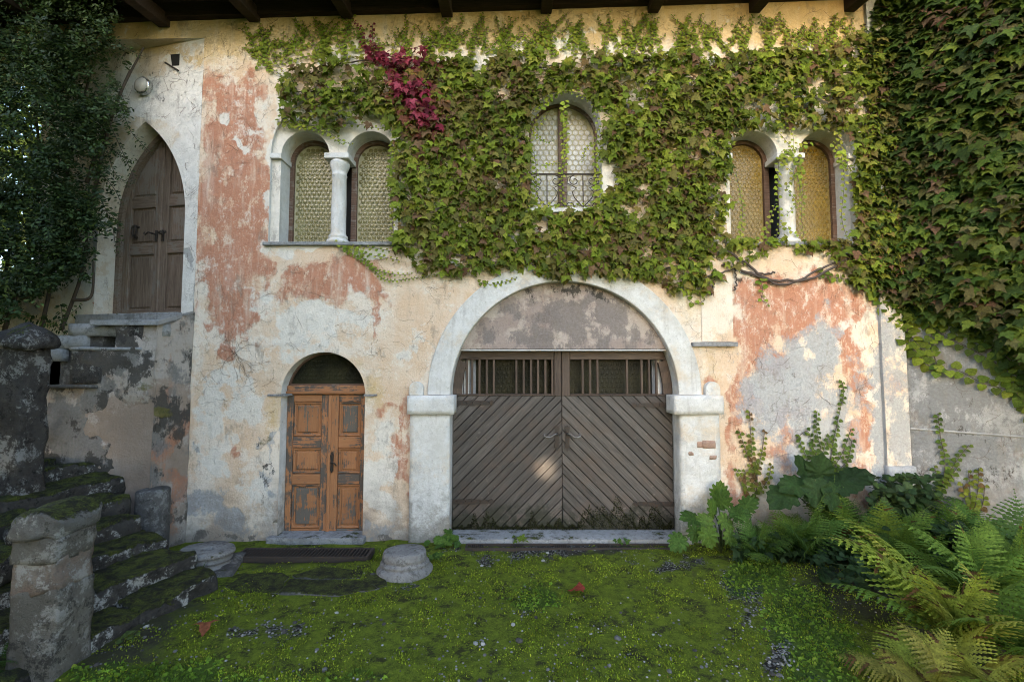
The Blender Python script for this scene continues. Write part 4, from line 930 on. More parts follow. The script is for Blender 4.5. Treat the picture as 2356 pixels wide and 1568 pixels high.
MAT['ground'] = s.done(c, 0.95, h, 0.03, 1.0, 0.15)
ground = meshobj('ground', fastmesh('ground', V, Fq, True, {'ga': att}), MAT['ground']); ground['kind'] = 'structure'

# pebbles lying in the moss: the largest one by one, the small ones as one heap
def pebble_mesh(seed):
    bm = bmesh.new(); bmesh.ops.create_icosphere(bm, subdivisions=1, radius=1.0); q = random.Random(seed)
    sc3 = (q.uniform(.8, 1.2), q.uniform(.7, 1.0), q.uniform(.45, .65))
    for v in bm.verts: v.co = Vector((v.co.x*sc3[0], v.co.y*sc3[1], v.co.z*sc3[2]))+noise.noise_vector(v.co*1.4+Vector((seed, 0, 0)))*0.2
    me = bpy.data.meshes.new('pebble'); bm.to_mesh(me); bm.free(); me.polygons.foreach_set('use_smooth', [True]*len(me.polygons)); return me
pmats = [stone_mat('pebble_pale', (0.34, 0.33, 0.31), (0.5, 0.49, 0.46), 0.15, 0, 3), stone_mat('pebble_grey', (0.14, 0.135, 0.125), (0.24, 0.23, 0.22), 0.3, 0, 3), stone_mat('pebble_dark', (0.06, 0.056, 0.05), (0.11, 0.10, 0.095), 0.3, 0, 3)]
pmesh = []
for k in range(9):
    me = pebble_mesh(k); me.materials.append(pmats[(0, 1, 2, 1, 2, 1, 2, 2, 1)[k]]); pmesh.append(me)
def scatter_ground(n, seed):
    q = np.random.default_rng(seed); px = q.uniform(200, 2200, n*6); py = 1240+330*q.random(n*6)**0.8
    out = []
    for x, y in zip(px, py):
        p = PZ(x, y); out.append((p.x, p.y))
    a = np.array(out); g, d2, l2 = ground_masks(a[:, 0], a[:, 1])
    keep = (q.random(len(a)) < np.clip(g*1.5-0.40, 0.045, .6)) & (l2 < 0.55) & (a[:, 1] < -0.22)
    a = a[keep]; return a[:n]
big = scatter_ground(300, 5)
for k, (x, y) in enumerate(big):
    sz = rnd.uniform(0.012, 0.024)*(1.5 if rnd.random() < 0.12 else 1)
    M = Matrix.Translation((x, y, gzs(x, y)+sz*0.25)) @ Matrix.Rotation(rnd.uniform(0, 6.28), 4, 'Z') @ Matrix.Diagonal((sz, sz, sz, 1))
    o = bpy.data.objects.new('pebble', pmesh[k % 9]); link(o, ground); setm(o, M)
sm = scatter_ground(3200, 8)
iv = np.array([v.co for v in pmesh[1].vertices]); it = np.array([tuple(p.vertices) for p in pmesh[1].polygons])
def batch(template, tris, Ms):
    """Ms (n,3,4): affine per copy"""
    n, k = len(Ms), len(template)
    Vv = np.einsum('nij,kj->nki', Ms[:, :, :3], template)+Ms[:, None, :, 3]
    Ff = tris[None]+(np.arange(n)*k)[:, None, None]
    return Vv.reshape(-1, 3), Ff.reshape(-1, tris.shape[1])
q = np.random.default_rng(3); n = len(sm); sz = q.uniform(0.005, 0.013, n); th = q.uniform(0, 6.28, n); Ms = np.zeros((n, 3, 4))
Ms[:, 0, 0] = np.cos(th)*sz; Ms[:, 0, 1] = -np.sin(th)*sz; Ms[:, 1, 0] = np.sin(th)*sz; Ms[:, 1, 1] = np.cos(th)*sz; Ms[:, 2, 2] = sz
Ms[:, 0, 3] = sm[:, 0]; Ms[:, 1, 3] = sm[:, 1]; Ms[:, 2, 3] = gz(sm[:, 0], sm[:, 1])+sz*0.2
vv, ff = batch(iv, it, Ms)
tone = np.repeat(q.choice([0.09, 0.14, 0.2, 0.28], n), len(iv))[:, None]*np.array([[1, 0.97, 0.9]])
s = NT('gravel'); at = s.n('ShaderNodeAttribute'); at.attribute_name = 'lc'; MAT['gravel'] = s.done(s.mul(at.outputs['Color'], 0.95), 0.85, s.noise(200, 2), 0.002, 0.5)
gv = meshobj('gravel', fastmesh('gravel', vv, ff, True, {'lc': tone}), MAT['gravel'], ground); gv['kind'] = 'stuff'

# ------------------------------------------------------------------ flagstones, drains, column pieces
def flag(pts, seed, label, hgt=0.012):
    poly = [PZ(x, y) for x, y in pts]; c = sum(poly, Vector())/len(poly); mb = MB(); n = len(poly); q = random.Random(seed)
    pp = []
    for i in range(n):
        a, b = poly[i], poly[(i+1) % n]
        for t in (0, .33, .66): pp.append(a.lerp(b, t)+Vector((q.uniform(-.015, .015), q.uniform(-.015, .015), 0)))
    z0 = gzs(c.x, c.y); m = len(pp)
    vs = [(p.x, p.y, -0.06) for p in pp]+[(p.x, p.y, z0+hgt-0.008) for p in pp]+[(c.x+(p.x-c.x)*.96, c.y+(p.y-c.y)*.96, z0+hgt+q.uniform(-.003, .003)) for p in pp]
    fs = [(i, (i+1) % m, m+(i+1) % m, m+i) for i in range(m)]+[(m+i, m+(i+1) % m, 2*m+(i+1) % m, 2*m+i) for i in range(m)]+[tuple(range(2*m, 3*m))]
    o = mb.add(vs, fs).build('flagstone', MAT['grey_flag'], None); tag(o, label, 'paving stone', 'flagstones before the orange door')
MAT['grey_flag'] = stone_mat('grey_flag', (0.07, 0.068, 0.062), (0.13, 0.126, 0.118), 0.5, 0.30, 1.2, 0.2, True)
flag([(520,1345),(560,1318),(640,1312),(665,1322),(640,1360),(560,1362)], 1, 'flagstone nearest the lowest mossy step')
flag([(668,1322),(735,1302),(835,1308),(830,1328),(720,1330)], 2, 'flagstone just in front of the drain grate')
flag([(640,1362),(668,1330),(850,1334),(868,1352),(780,1366)], 3, 'long flagstone at the foot of the carved column base')
flag([(838,1330),(842,1312),(880,1322),(890,1342),(868,1350)], 4, 'small flagstone touching the carved column base')
def grate(label, x0, x1, y0, y1, pitch, z=0.02, skip=None):
    t = thing('drain_grate', label, 'drain grate', ((x0+x1)/2, (y0+y1)/2, 0), 'iron drain grates along the house')
    MB().box((x0, y0, -0.09), (x1, y1, -0.05)).build('channel', MAT['dark_inside'], t)
    for a, b in (((x0, y0-0.02), (x1, y0)), ((x0, y1), (x1, y1+0.02)), ((x0-0.02, y0-0.02), (x0, y1+0.02)), ((x1, y0-0.02), (x1+0.02, y1+0.02))):
        MB().box((a[0], a[1], -0.05), (b[0], b[1], z)).build('frame', MAT['rust'], t)
    me = None; x = x0+pitch
    while x < x1:
        if skip is None or skip(x):
            if me is None:
                mb = MB().box((-0.005, y0+0.001, -0.02), (0.005, y1-0.001, z-0.002)); o = mb.build('bar', MAT['rust'], t, M=Matrix.Translation((x, 0, 0))); me = o.data
            else:
                o = bpy.data.objects.new('bar', me); link(o, t); setm(o, Matrix.Translation((x, 0, 0)))
        x += pitch
    return t
grate('rusty drain grate set in the ground before the orange door', PZ(545, 1280).x, PZ(845, 1280).x, -0.58, -0.34, 0.042)
grate('narrow drain grate along the plank gate threshold', X_(1075, 1245, -0.25), X_(1545, 1245, -0.25), -0.30, -0.19, 0.024, 0.012, lambda x: (x*1.9) % 1.0 < 0.32)
# column base with a hole in its top, left
c_ = Vector((-3.40, -0.80, 0)); cb = thing('carved_stone', 'round stone column base with a hole in its flat top, beside the steps', 'column base', c_, 'old column bases on the ground')
Mt = Matrix.Translation(c_+Vector((0, 0, 0.0))) @ Matrix.Rotation(R(5), 4, 'Y') @ Matrix.Rotation(R(-3), 4, 'X')
r_ = 0.265
mb = MB().lathe([(r_*1.08,-0.05),(r_*1.1,0.02),(r_*1.06,0.05),(r_*0.82,0.06),(r_*0.80,0.075),(r_*0.92,0.085),(r_*0.95,0.105),(r_*0.86,0.125),(r_*0.84,0.135),(r_*1.0,0.15),(r_*1.02,0.17),(r_*0.99,0.188),(r_*0.3,0.19),(r_*0.2,0.189),(r_*0.18,0.14),(0.002,0.13)], (0, 0, 0), 36)
mb.v = [tuple(Vector(v)+noise.noise_vector(Vector(v)*9)*0.008) for v in mb.v]; mb.build('drum', MAT['granite'], cb, True, Mt)
stone('plinth', (c_.x-0.27, c_.y-0.30, -0.12), (c_.x+0.36, c_.y+0.28, 0.035), MAT['dark_stone'], cb, 0.3, 0.08, 0.012, 0.03, 4)
c_ = Vector((-1.18, -0.84, -0.05)); cb = thing('carved_stone', 'worn carved column base standing between the orange door and the gate', 'column base', c_, 'old column bases on the ground')
r_ = 0.265
mb = MB().lathe([(r_*1.12,-0.06),(r_*1.14,0.05),(r_*1.06,0.075),(r_*0.98,0.085),(r_*0.97,0.10),(r_*1.0,0.11),(r_*0.98,0.125),(r_*0.9,0.135),(r_*0.895,0.15),(r_*0.93,0.16),(r_*0.92,0.18),(r_*0.9,0.215),(r_*0.86,0.235),(r_*0.5,0.238),(0.01,0.24)], (0, 0, 0), 40)
def chip(v):
    v = Vector(v); a = math.atan2(v.y, v.x); r2 = math.hypot(v.x, v.y)
    k = 1-0.05*max(0, math.sin(a*3+1.0))*(v.z > 0.15)*(r2 > 0.2); v.x *= k; v.y *= k
    return tuple(v+noise.noise_vector(v*8)*0.007)
mb.v = [chip(v) for v in mb.v]; mb.build('drum', MAT['granite'], cb, True, Matrix.Translation(c_) @ Matrix.Rotation(R(-4), 4, 'X'))
stub = MB().lathe([(0.175,-0.1),(0.175,0.05),(0.17,0.4),(0.168,0.73),(0.16,0.752),(0.12,0.765),(0.01,0.76)], (0, 0, 0), 30)
stub.v = [tuple(Vector(v)+noise.noise_vector(Vector(v)*6)*0.008) for v in stub.v]
o = stub.build('column_stub', MAT['dark_stone'], None, True, Matrix.Translation((-4.27, -0.47, 0))); tag(o, 'short dark grey round column stub standing against the stair wall', 'column stub')

# ------------------------------------------------------------------ stairs on the left
st = thing('staircase', 'old mossy stone staircase turning up to the pointed door', 'staircase', (-4.2, -1.2, 0))
cdir = Vector((-0.956, 0.29, 0)).normalized(); edir = Vector((-cdir.y, cdir.x, 0))
ang = math.atan2(cdir.y, cdir.x); E0 = Vector((-2.93, -1.22, 0))
specs = [(0.0, 0.0, 0.62), (0.02, 0.1, 0.60), (0.0, 0.0, 0.6), (0.05, 0.05, 0.62), (-0.1, 0, 0.7), (-0.25, 0, 0.7), (-0.3, 0, 0.9)]
for i, (off, zo, dep) in enumerate(specs):
    qs = random.Random(i*5+1); e_ = -off if i else 0.0; base = E0+cdir*(i*0.375)+edir*off; z1 = 0.160*(i+1)-0.03+(0.012 if i % 2 else -0.01)
    pos_ = 0.0
    while pos_ < 2.7:
        L_ = qs.uniform(0.7, 1.25); dz, dx = qs.uniform(-.03, .02), qs.uniform(-.05, .04); c = base+cdir*(dep/2+dx)+edir*(pos_+L_/2)
        stone('step', (c.x-dep/2, c.y-L_/2+.008, z1+dz-0.26 if i else -0.15), (c.x+dep/2, c.y+L_/2-.008, z1+dz), MAT['shaded_mossy_stone'], st, ang+qs.uniform(-.05, .05), 0.045, 0.055, 0.03, i*7+int(pos_*9))
        pos_ += L_
zlt = 0.165*7
stone('landing_stone', (-8.0, -3.6, -0.2), (-5.35, -0.55, zlt), MAT['shaded_mossy_stone'], st, 0.0, 0.15, 0.03, 0.05, 21)
# wall beside the upper flight
SY = -0.45
prof = [(-30,1085),(60,1085),(62,1012),(103,1007),(112,888),(167,888),(167,802),(270,802),(270,746),(362,746)]
pp = [A(x, y, SY) for x, y in prof]
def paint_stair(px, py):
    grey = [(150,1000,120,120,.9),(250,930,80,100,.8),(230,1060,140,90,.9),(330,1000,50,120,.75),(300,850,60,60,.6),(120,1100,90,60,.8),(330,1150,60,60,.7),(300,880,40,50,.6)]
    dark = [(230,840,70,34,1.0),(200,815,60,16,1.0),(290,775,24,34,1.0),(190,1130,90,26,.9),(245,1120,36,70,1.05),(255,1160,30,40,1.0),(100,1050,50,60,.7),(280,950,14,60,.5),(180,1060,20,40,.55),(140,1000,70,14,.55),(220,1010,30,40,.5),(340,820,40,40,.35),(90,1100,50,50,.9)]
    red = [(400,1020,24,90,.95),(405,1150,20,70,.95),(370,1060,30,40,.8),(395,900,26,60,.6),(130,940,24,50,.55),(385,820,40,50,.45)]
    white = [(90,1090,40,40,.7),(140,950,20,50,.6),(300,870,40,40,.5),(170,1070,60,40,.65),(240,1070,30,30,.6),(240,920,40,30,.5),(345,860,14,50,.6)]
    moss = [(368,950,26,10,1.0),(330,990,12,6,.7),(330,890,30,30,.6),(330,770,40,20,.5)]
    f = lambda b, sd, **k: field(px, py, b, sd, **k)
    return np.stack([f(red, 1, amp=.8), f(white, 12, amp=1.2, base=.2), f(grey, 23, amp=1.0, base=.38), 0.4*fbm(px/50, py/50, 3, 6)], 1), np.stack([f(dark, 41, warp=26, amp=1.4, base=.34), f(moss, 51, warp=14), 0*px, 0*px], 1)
zb2 = -0.1
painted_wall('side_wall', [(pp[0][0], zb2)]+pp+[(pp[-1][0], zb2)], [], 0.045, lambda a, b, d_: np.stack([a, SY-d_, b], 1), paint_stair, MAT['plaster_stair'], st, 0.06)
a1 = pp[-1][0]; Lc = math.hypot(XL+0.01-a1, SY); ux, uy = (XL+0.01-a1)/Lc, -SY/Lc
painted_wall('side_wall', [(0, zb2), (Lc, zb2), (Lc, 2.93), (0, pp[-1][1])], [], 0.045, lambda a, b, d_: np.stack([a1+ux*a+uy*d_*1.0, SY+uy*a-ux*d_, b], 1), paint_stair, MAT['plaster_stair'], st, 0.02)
MB().box((pp[0][0], SY+0.02, zb2), (pp[1][0]+0.02, 0.5, pp[1][1]-0.01)).box((pp[2][0]-0.0, SY+0.021, zb2), (a1, 0.3, pp[4][1]-0.012)).build('stair_core', MAT['plaster_stair'], st)
# coping stones on the stepped wall
def cap(x0, x1, y0, y1, dep0, dep1, m='grey_stone', seed=1, amp=0.008):
    (a0, z1), (a1_, _) = A(x0, y0, SY), A(x1, y0, SY); z0 = A(x0, y1, SY)[1]
    return stone('coping_stone', (a0, dep0, z0), (a1_, dep1, z1), MAT[m], st, 0, 0.05, amp, 0.012, seed)
cap(110, 230, 884, 893, SY-0.05, SY+0.35, 'dark_stone', 1); cap(166, 331, 798, 806, SY-0.045, SY+0.3, 'grey_stone', 2)
cap(168, 240, 805, 884, SY-0.03, SY+0.25, 'shaded_black_stone', 3, 0.012); cap(271, 331, 744, 800, SY-0.025, SY+0.25, 'shaded_black_stone', 4, 0.01)
# upper flight
zl_top = A(300, 736, -0.5)[1]
for k in range(6):
    xk = P(205-46*k, 760, -0.1).x; zt_ = zl_top-0.155*k-0.02
    stone('step', (xk, SY+0.06, zt_-0.17), (xk+(1.2 if k == 0 else 0.5), 0.62, zt_), MAT['grey_stone'], st, 0, 0.08, 0.008, 0.015, 30+k)
    MB().box((xk+0.02, SY+0.12, 0.2), (xk+0.4, 0.6, zt_-0.1)).build('stair_fill', MAT['dark_stone'], st)
A0, B0 = P(205, 740, -0.5), P(364, 740, -0.5)
sl_top = [(A0.x, -0.5, zl_top), (B0.x, -0.5, zl_top), (XL-0.005, -0.02, 2.945), (XL-0.02, 0.2, 2.94), (A0.x, 0.55, zl_top+0.02)]
n = len(sl_top); bevel(MB().add(sl_top+[(x, y, z-0.065) for x, y, z in sl_top], [tuple(range(n)), tuple(range(2*n-1, n-1, -1))]+[(i, (i+1) % n, n+(i+1) % n, n+i) for i in range(n)]).build('landing_slab', MAT['grey_stone'], st), 0.01)
piece('door_sill', rect(aR-0.02, zsill-0.22, aL+0.2, zsill+0.004), LP, -0.09, 0.4, MAT['grey_stone'], st, 0, 0.012)
# outer parapet sloping down to the left with a dark coping
q0, q1 = A(206, 622, 0.42), A(-260, 785, 0.42)
def paint_par(px, py):
    f = lambda b, sd: field(px, py, b, sd)
    return np.stack([f([(100,700,60,30,.4)], 1), f([(190,680,20,40,.5)], 2), f([(60,720,60,40,.6),(160,640,40,30,.5),(0,900,60,120,.8)], 3), f([(80,720,90,50,.8)], 4)], 1), np.stack([f([(60,690,120,14,.5),(150,690,30,30,.4)], 5), 0*px, 0*px, 0*px], 1)
painted_wall('parapet', [(q1[0], 0.6), (q0[0], 0.6), q0, q1], [], 0.06, lambda a, b, d_: np.stack([a, 0.42-d_, b], 1), paint_par, MAT['plaster_pale'], st)
dv = Vector((q1[0]-q0[0], 0, q1[1]-q0[1])); nn = Vector((-dv.z, 0, dv.x)).normalized(); nn = nn if nn.z > 0 else -nn
e0, e1 = Vector((q0[0]+0.03, 0, q0[1])), Vector((q1[0], 0, q1[1]))
vs = [e+Vector((0, y, 0))+nn*h_ for e in (e0, e1) for y, h_ in ((0.34, 0.0), (0.34, 0.06), (0.62, 0.06), (0.62, 0.0))]
bevel(MB().add(vs, [(0, 1, 2, 3), (7, 6, 5, 4), (0, 4, 5, 1), (1, 5, 6, 2), (2, 6, 7, 3), (3, 7, 4, 0)]).build('parapet_coping', MAT['shaded_black_stone'], st), 0.012)
MB().add([(q1[0], 0.44, 0.6), (q0[0], 0.44, 0.6), (q0[0], 0.44, q0[1]), (q1[0], 0.44, q1[1]), (q1[0], 0.6, 0.6), (q0[0], 0.6, 0.6), (q0[0], 0.6, q0[1]), (q1[0], 0.6, q1[1])], [(4, 5, 6, 7), (0, 1, 5, 4)]).build('parapet_back', MAT['plaster_pale'], st)

# stone pillars
def brickpatch(t, *a): pass
pl = thing('stone_pillar', 'broken stone pillar with rounded mossy top in the foreground left of the steps', 'pillar', (-3.39, -2.52, 0), 'old stone pillars by the stairs')
stone('shaft', (-3.55, -2.68, -0.1), (-3.23, -2.36, 0.62), MAT['pillar_stone'], pl, 0.04, 0.035, 0.028, 0.012, 3)
stone('brick_core', (-3.54, -2.668, 0.59), (-3.24, -2.372, 0.83), MAT['pillar_core'] if 'pillar_core' in MAT else stone_mat('pillar_core', (0.17, 0.115, 0.085), (0.19, 0.17, 0.145), 0.6, 0.1, 1.4, 0.6), pl, 0.04, 0.03, 0.032, 0.01, 8)
stone('neck', (-3.55, -2.68, 0.80), (-3.23, -2.36, 1.0), MAT['pillar_stone'], pl, 0.04, 0.035, 0.028, 0.015, 11)
stone('cap', (-3.575, -2.705, 0.97), (-3.205, -2.335, 1.13), MAT['mossy_cap'] if 'mossy_cap' in MAT else stone_mat('mossy_cap', (0.085, 0.082, 0.074), (0.17, 0.165, 0.152), 0.65, 0.12, 1.0, 0.5, True), pl, 0.04, 0.03, 0.035, 0.05, 13, 0, lambda x, y, z: 0.05*(1-x*x)*(z > 0)-0.0)
pl = thing('stone_pillar', 'dark lichened pillar with pointed cap beside the upper stairs', 'pillar', (-5.1, -1.15, 1.0), 'old stone pillars by the stairs')
stone('shaft', (-5.30, -1.33, 0.8), (-4.99, -1.03, 2.42), MAT['shaded_black_stone'], pl, 0.05, 0.04, 0.04, 0.03, 23)
stone('cap', (-5.36, -1.39, 2.40), (-4.93, -0.97, 2.50), MAT['shaded_black_stone'], pl, 0.05, 0.04, 0.04, 0.04, 27, 0, lambda x, y, z: 0.20*max(0, 1-max(abs(x), abs(y)))*(z > 0))
# rocks at the left edge
for k, (x, y, z, s3) in enumerate(((-4.35, -2.2, 0.55, (.5,.5,.3)), (-4.5, -2.6, 0.2, (.55,.5,.3)), (-4.2, -1.9, 0.75, (.35,.4,.2)))):
    o = stone('rubble_stone', (x-s3[0]/2, y-s3[1]/2, z-s3[2]/2), (x+s3[0]/2, y+s3[1]/2, z+s3[2]/2), MAT['shaded_mossy_stone'], None, 0.4*k, 0.06, 0.04, 0.12, 40+k)
    tag(o, ('rounded mossy rubble stone behind the foreground pillar', 'lowest mossy rubble stone at the left picture edge', 'small mossy rubble stone above the others at left')[k], 'stone', 'rubble stones by the steps')
# ------------------------------------------------------------------ unseen sheet added to block the low sun; its gap lights the gate
HY = -17.0
spot = P(1255, 1078, 0.2); tq = (HY-spot.y)/SUN_DIR.y; gap = spot+SUN_DIR*tq
hx0, hx1, hz1 = gap.x-9.5, gap.x+6.5, 13.0
hl = arc(gap.x, gap.z, 0.125, 0, 2*math.pi*11/12, 11)
blocker = thing('sun_blocker', 'unseen hedge-like sheet added behind the viewer to block the sun, with one gap', 'hedge', (gap.x, HY, 0))
pts = [(hx0, -0.1), (hx1, -0.1), (hx1, hz1), (hx0, hz1)]
res = delaunay_2d_cdt([Vector(p) for p in pts+hl], [(0, 1), (1, 2), (2, 3), (3, 0)]+[(4+i, 4+(i+1) % 12) for i in range(12)], [], 0, 1e-6)
vv = [(v.x, v.y) for v in res[0]]; mb = MB(); keep = [f for f in res[2] if not inside(hl, np.array([np.mean([vv[i][0] for i in f])]), np.array([np.mean([vv[i][1] for i in f])]))[0]]
mb.add([(x, HY, z) for x, z in vv], keep); mb.build('sun_blocker_sheet', flat_mat('sun_blocker_sheet', (0.03, 0.04, 0.015)), blocker)
# ------------------------------------------------------------------ leaves
def leaf_template(kind):
    """(verts, tris): blade in XY, stalk end at the origin, tip towards +Y, faces +Z"""
    if kind == 'vine':
        half = [(0.0, 0.04), (0.14, -0.08), (0.34, -0.06), (0.40, 0.10), (0.74, 0.46), (0.46, 0.44), (0.29, 0.50), (0.27, 0.74), (0.14, 0.84), (0.0, 1.18)]
    elif kind == 'ivy':
        half = [(0.0, 0.04), (0.22, -0.06), (0.44, 0.08), (0.52, 0.34), (0.40, 0.58), (0.24, 0.80), (0.0, 1.0)]
    elif kind == 'leaflet':
        half = [(0.0, 0.0), (0.20, 0.30), (0.20, 0.62), (0.0, 1.0)]
    elif kind == 'blade':
        half = [(0.0, 0.0), (0.09, 0.3), (0.0, 1.0)]
    elif kind == 'lobed':
        half = [(0.0, 0.0), (0.13, -0.06), (0.30, -0.02), (0.27, 0.10), (0.44, 0.10), (0.50, 0.22), (0.38, 0.27), (0.52, 0.38), (0.54, 0.52), (0.36, 0.50), (0.42, 0.68), (0.38, 0.80), (0.25, 0.72), (0.22, 0.92), (0.10, 0.90), (0.0, 1.04)]
    elif kind == 'big':
        half = [(0.0, 0.0), (0.20, -0.08), (0.38, 0.04), (0.36, 0.16), (0.52, 0.24), (0.50, 0.40), (0.40, 0.46), (0.44, 0.62), (0.32, 0.70), (0.26, 0.84), (0.12, 0.92), (0.0, 1.06)]
    pts = [(x, y) for x, y in half]; n = len(pts)
    fold = 0.22 if kind in ('vine', 'ivy', 'leaflet') else 0.16
    z = lambda x, y: abs(x)*fold-0.28*max(0, y-0.35)**2-abs(x)**2*0.5
    # spine points share y with the outline for a fold along the midrib
    V = []; T_ = []
    mid = (0.0, 0.34); V.append((0, 0.34, 0.0))
    right = [(x, y, z(x, y)) for x, y in pts]; left = [(-x, y, z(x, y)) for x, y in pts[1:-1]][::-1]
    V += right+left; m = len(V)-1
    for i in range(m): T_.append((0, 1+i, 1+(i+1) % m))
    return np.array(V, float), np.array(T_)
TPL = {k: leaf_template(k) for k in ('vine', 'ivy', 'leaflet', 'blade', 'lobed', 'big')}
def frames(pos, nrm, tip, size):
    nrm = nrm/np.linalg.norm(nrm, axis=1, keepdims=True)
    tip = tip-nrm*(tip*nrm).sum(1, keepdims=True); tip /= np.linalg.norm(tip, axis=1, keepdims=True)
    xa = np.cross(tip, nrm); Ms = np.zeros((len(pos), 3, 4))
    Ms[:, :, 0] = xa*size[:, None]; Ms[:, :, 1] = tip*size[:, None]; Ms[:, :, 2] = nrm*size[:, None]; Ms[:, :, 3] = pos
    return Ms
def leaves(parent, kind, Ms, cols, mat, name='foliage', singles=0, single_name='leaf'):
    V0, T0 = TPL[kind]; n = len(Ms)
    if singles:
        # leaves standing largest in the picture become objects of their own, sharing a few meshes by colour
        d2 = ((Ms[:, :, 3]-np.array(CAM))**2).sum(1); px, py = proj(Ms[:, 0, 3], Ms[:, 1, 3], Ms[:, 2, 3])
        szpx = np.linalg.norm(Ms[:, :, 1], axis=1)/np.sqrt(d2); vis = (px > 0) & (px < 2356) & (py > 0) & (py < 1568)
        dep = Ms[:, 1, 3]; score = np.where(vis, szpx-0.02*dep, -9)
        order = np.argsort(-score); pick = order[:singles]; rest = order[singles:]
        lum = cols[pick].copy(); key = {}; nv = 14
        cen = lum[np.linspace(0, len(lum)-1, nv).astype(int)]
        for c in range(nv):
            me = fastmesh(single_name, V0, T0, True, {'lc': np.repeat(cen[c][None], len(V0), 0)}); me.materials.append(mat); key[c] = me
        for i, ii in enumerate(pick):
            c = int(np.argmin(((cen-cols[ii])**2).sum(1))); o = bpy.data.objects.new(single_name, key[c]); link(o, parent)
            M = Matrix([list(r) for r in Ms[ii]]+[[0, 0, 0, 1]]); setm(o, M)
        Ms, cols = Ms[rest], cols[rest]
    vv, ff = batch(V0, T0, Ms)
    o = meshobj(name, fastmesh(name, vv, ff, True, {'lc': np.repeat(cols, len(V0), 0)}), mat, parent); o['kind'] = 'stuff'; return o
def palette(n, cols, wts, rg, jit=0.18):
    c = np.array(cols)[rg.choice(len(cols), n, p=np.array(wts)/sum(wts))]
    return c*(1+rg.uniform(-jit, jit, (n, 1)))*(1+rg.uniform(-.06, .06, (n, 3)))
GREENS = [(0.135, 0.172, 0.018), (0.108, 0.138, 0.016), (0.175, 0.205, 0.024), (0.078, 0.100, 0.016), (0.145, 0.122, 0.03), (0.15, 0.088, 0.046), (0.22, 0.235, 0.036)]
GW = [3, 3, 2, 2, 1.5, 1.1, .7]
def surf(px, py):
    """wall point and outward normal behind a picture position"""
    n = len(px); Pp = np.zeros((n, 3)); Nn = np.zeros((n, 3))
    for i, (x, y) in enumerate(zip(px, py)):
        p = P(x, y, 0.0)
        if p.x > XR: 
            a, z = PR(x, y); p = RO+RDIR*a+ZV*z; Nn[i] = -RW
        elif p.x < XL and p.z < zband: a, z = PL(x, y); p = L3(a, z, 0); Nn[i] = -LW
        else: Nn[i] = (0, -1, 0)
        Pp[i] = p
    return Pp, Nn
def wall_leaves(poly, n, rg, size, relief, dens=None, seed=0, hole=None, tipspread=0.55, lift=0.55):
    xs = [p[0] for p in poly]; ys = [p[1] for p in poly]
    px = rg.uniform(min(xs), max(xs), n); py = rg.uniform(min(ys), max(ys), n)
    wx = px+(fbm(px/40, py/40, 3, seed)-.5)*50; wy = py+(fbm(px/40+9, py/40+4, 3, seed+3)-.5)*50
    ok = inside(poly, wx, wy)
    if hole is not None: ok &= ~hole(px, py)
    if dens is not None: ok &= rg.random(n) < dens(px, py)
    px, py = px[ok], py[ok]; m = len(px)
    p, nn = surf(px, py)
    rel = relief(px, py)*rg.beta(2.2, 1.6, m)+0.015
    p = p+nn*rel[:, None]; nr = nn*1.0+np.array([0, 0, lift])+rg.normal(0, 0.42, (m, 3)); tp = np.array([[0, 0, -1.0]])+rg.normal(0, tipspread, (m, 3))+nn*0.25
    return frames(p, nr, tp, size[0]+(size[1]-size[0])*rg.beta(1.5, 1.9, m)), px, py, rel
def smooth_path(pts, n):
    pts = [Vector(p) for p in pts]; out = []
    for k in range(n+1):
        t = k/n*(len(pts)-1); i = min(int(t), len(pts)-2); f = t-i
        p0, p1, p2, p3 = pts[max(i-1, 0)], pts[i], pts[i+1], pts[min(i+2, len(pts)-1)]
        out.append(0.5*((2*p1)+(p2-p0)*f+(2*p0-5*p1+4*p2-p3)*f*f+(3*p1-p0-3*p2+p3)*f**3))
    return out
def strand(path_px, size, rg, spacing=0.6, off=0.02, cols=None, kind='ivy', grow=1.0, Y=None):
    """leaves in two rows along a runner; returns frames, colours and the stem path"""
    L = sum(math.hypot(path_px[i+1][0]-path_px[i][0], path_px[i+1][1]-path_px[i][1]) for i in range(len(path_px)-1))
    pp = smooth_path([(x, y, 0) for x, y in path_px], max(6, int(L/8)))
    px = np.array([p.x for p in pp]); py = np.array([p.y for p in pp])
    if Y is None: W3, nn = surf(px, py)
    else:
        W3 = np.array([P(x, y, Y) for x, y in zip(px, py)]); nn = np.tile([[0, -1.0, 0]], (len(px), 1))
    W3 = W3+nn*off
    seg = np.linalg.norm(np.diff(W3, axis=0), axis=1); tot = seg.sum(); k = max(2, int(tot/(size*spacing))); cum = np.concatenate([[0], np.cumsum(seg)])
    s_ = np.linspace(0, tot, k); pos = np.stack([np.interp(s_, cum, W3[:, j]) for j in range(3)], 1); nr = np.stack([np.interp(s_, cum, nn[:, j]) for j in range(3)], 1)
    tg = np.gradient(pos, axis=0); tg /= np.linalg.norm(tg, axis=1, keepdims=True)+1e-9
    side = np.cross(tg, nr)*np.where(np.arange(k) % 2, 1, -1)[:, None]
    t = s_/max(tot, 1e-6); sz = size*(1-0.55*t*grow)*rg.uniform(.8, 1.2, k)
    tip = side*1.0+np.array([[0, 0, -0.55]])+rg.normal(0, .25, (k, 3)); nrm = nr+np.array([[0, 0, 0.35]])+rg.normal(0, .25, (k, 3))
    return frames(pos+nr*rg.uniform(0, .012, (k, 1))+side*size*0.12, nrm, tip, sz), [Vector(p) for p in W3]

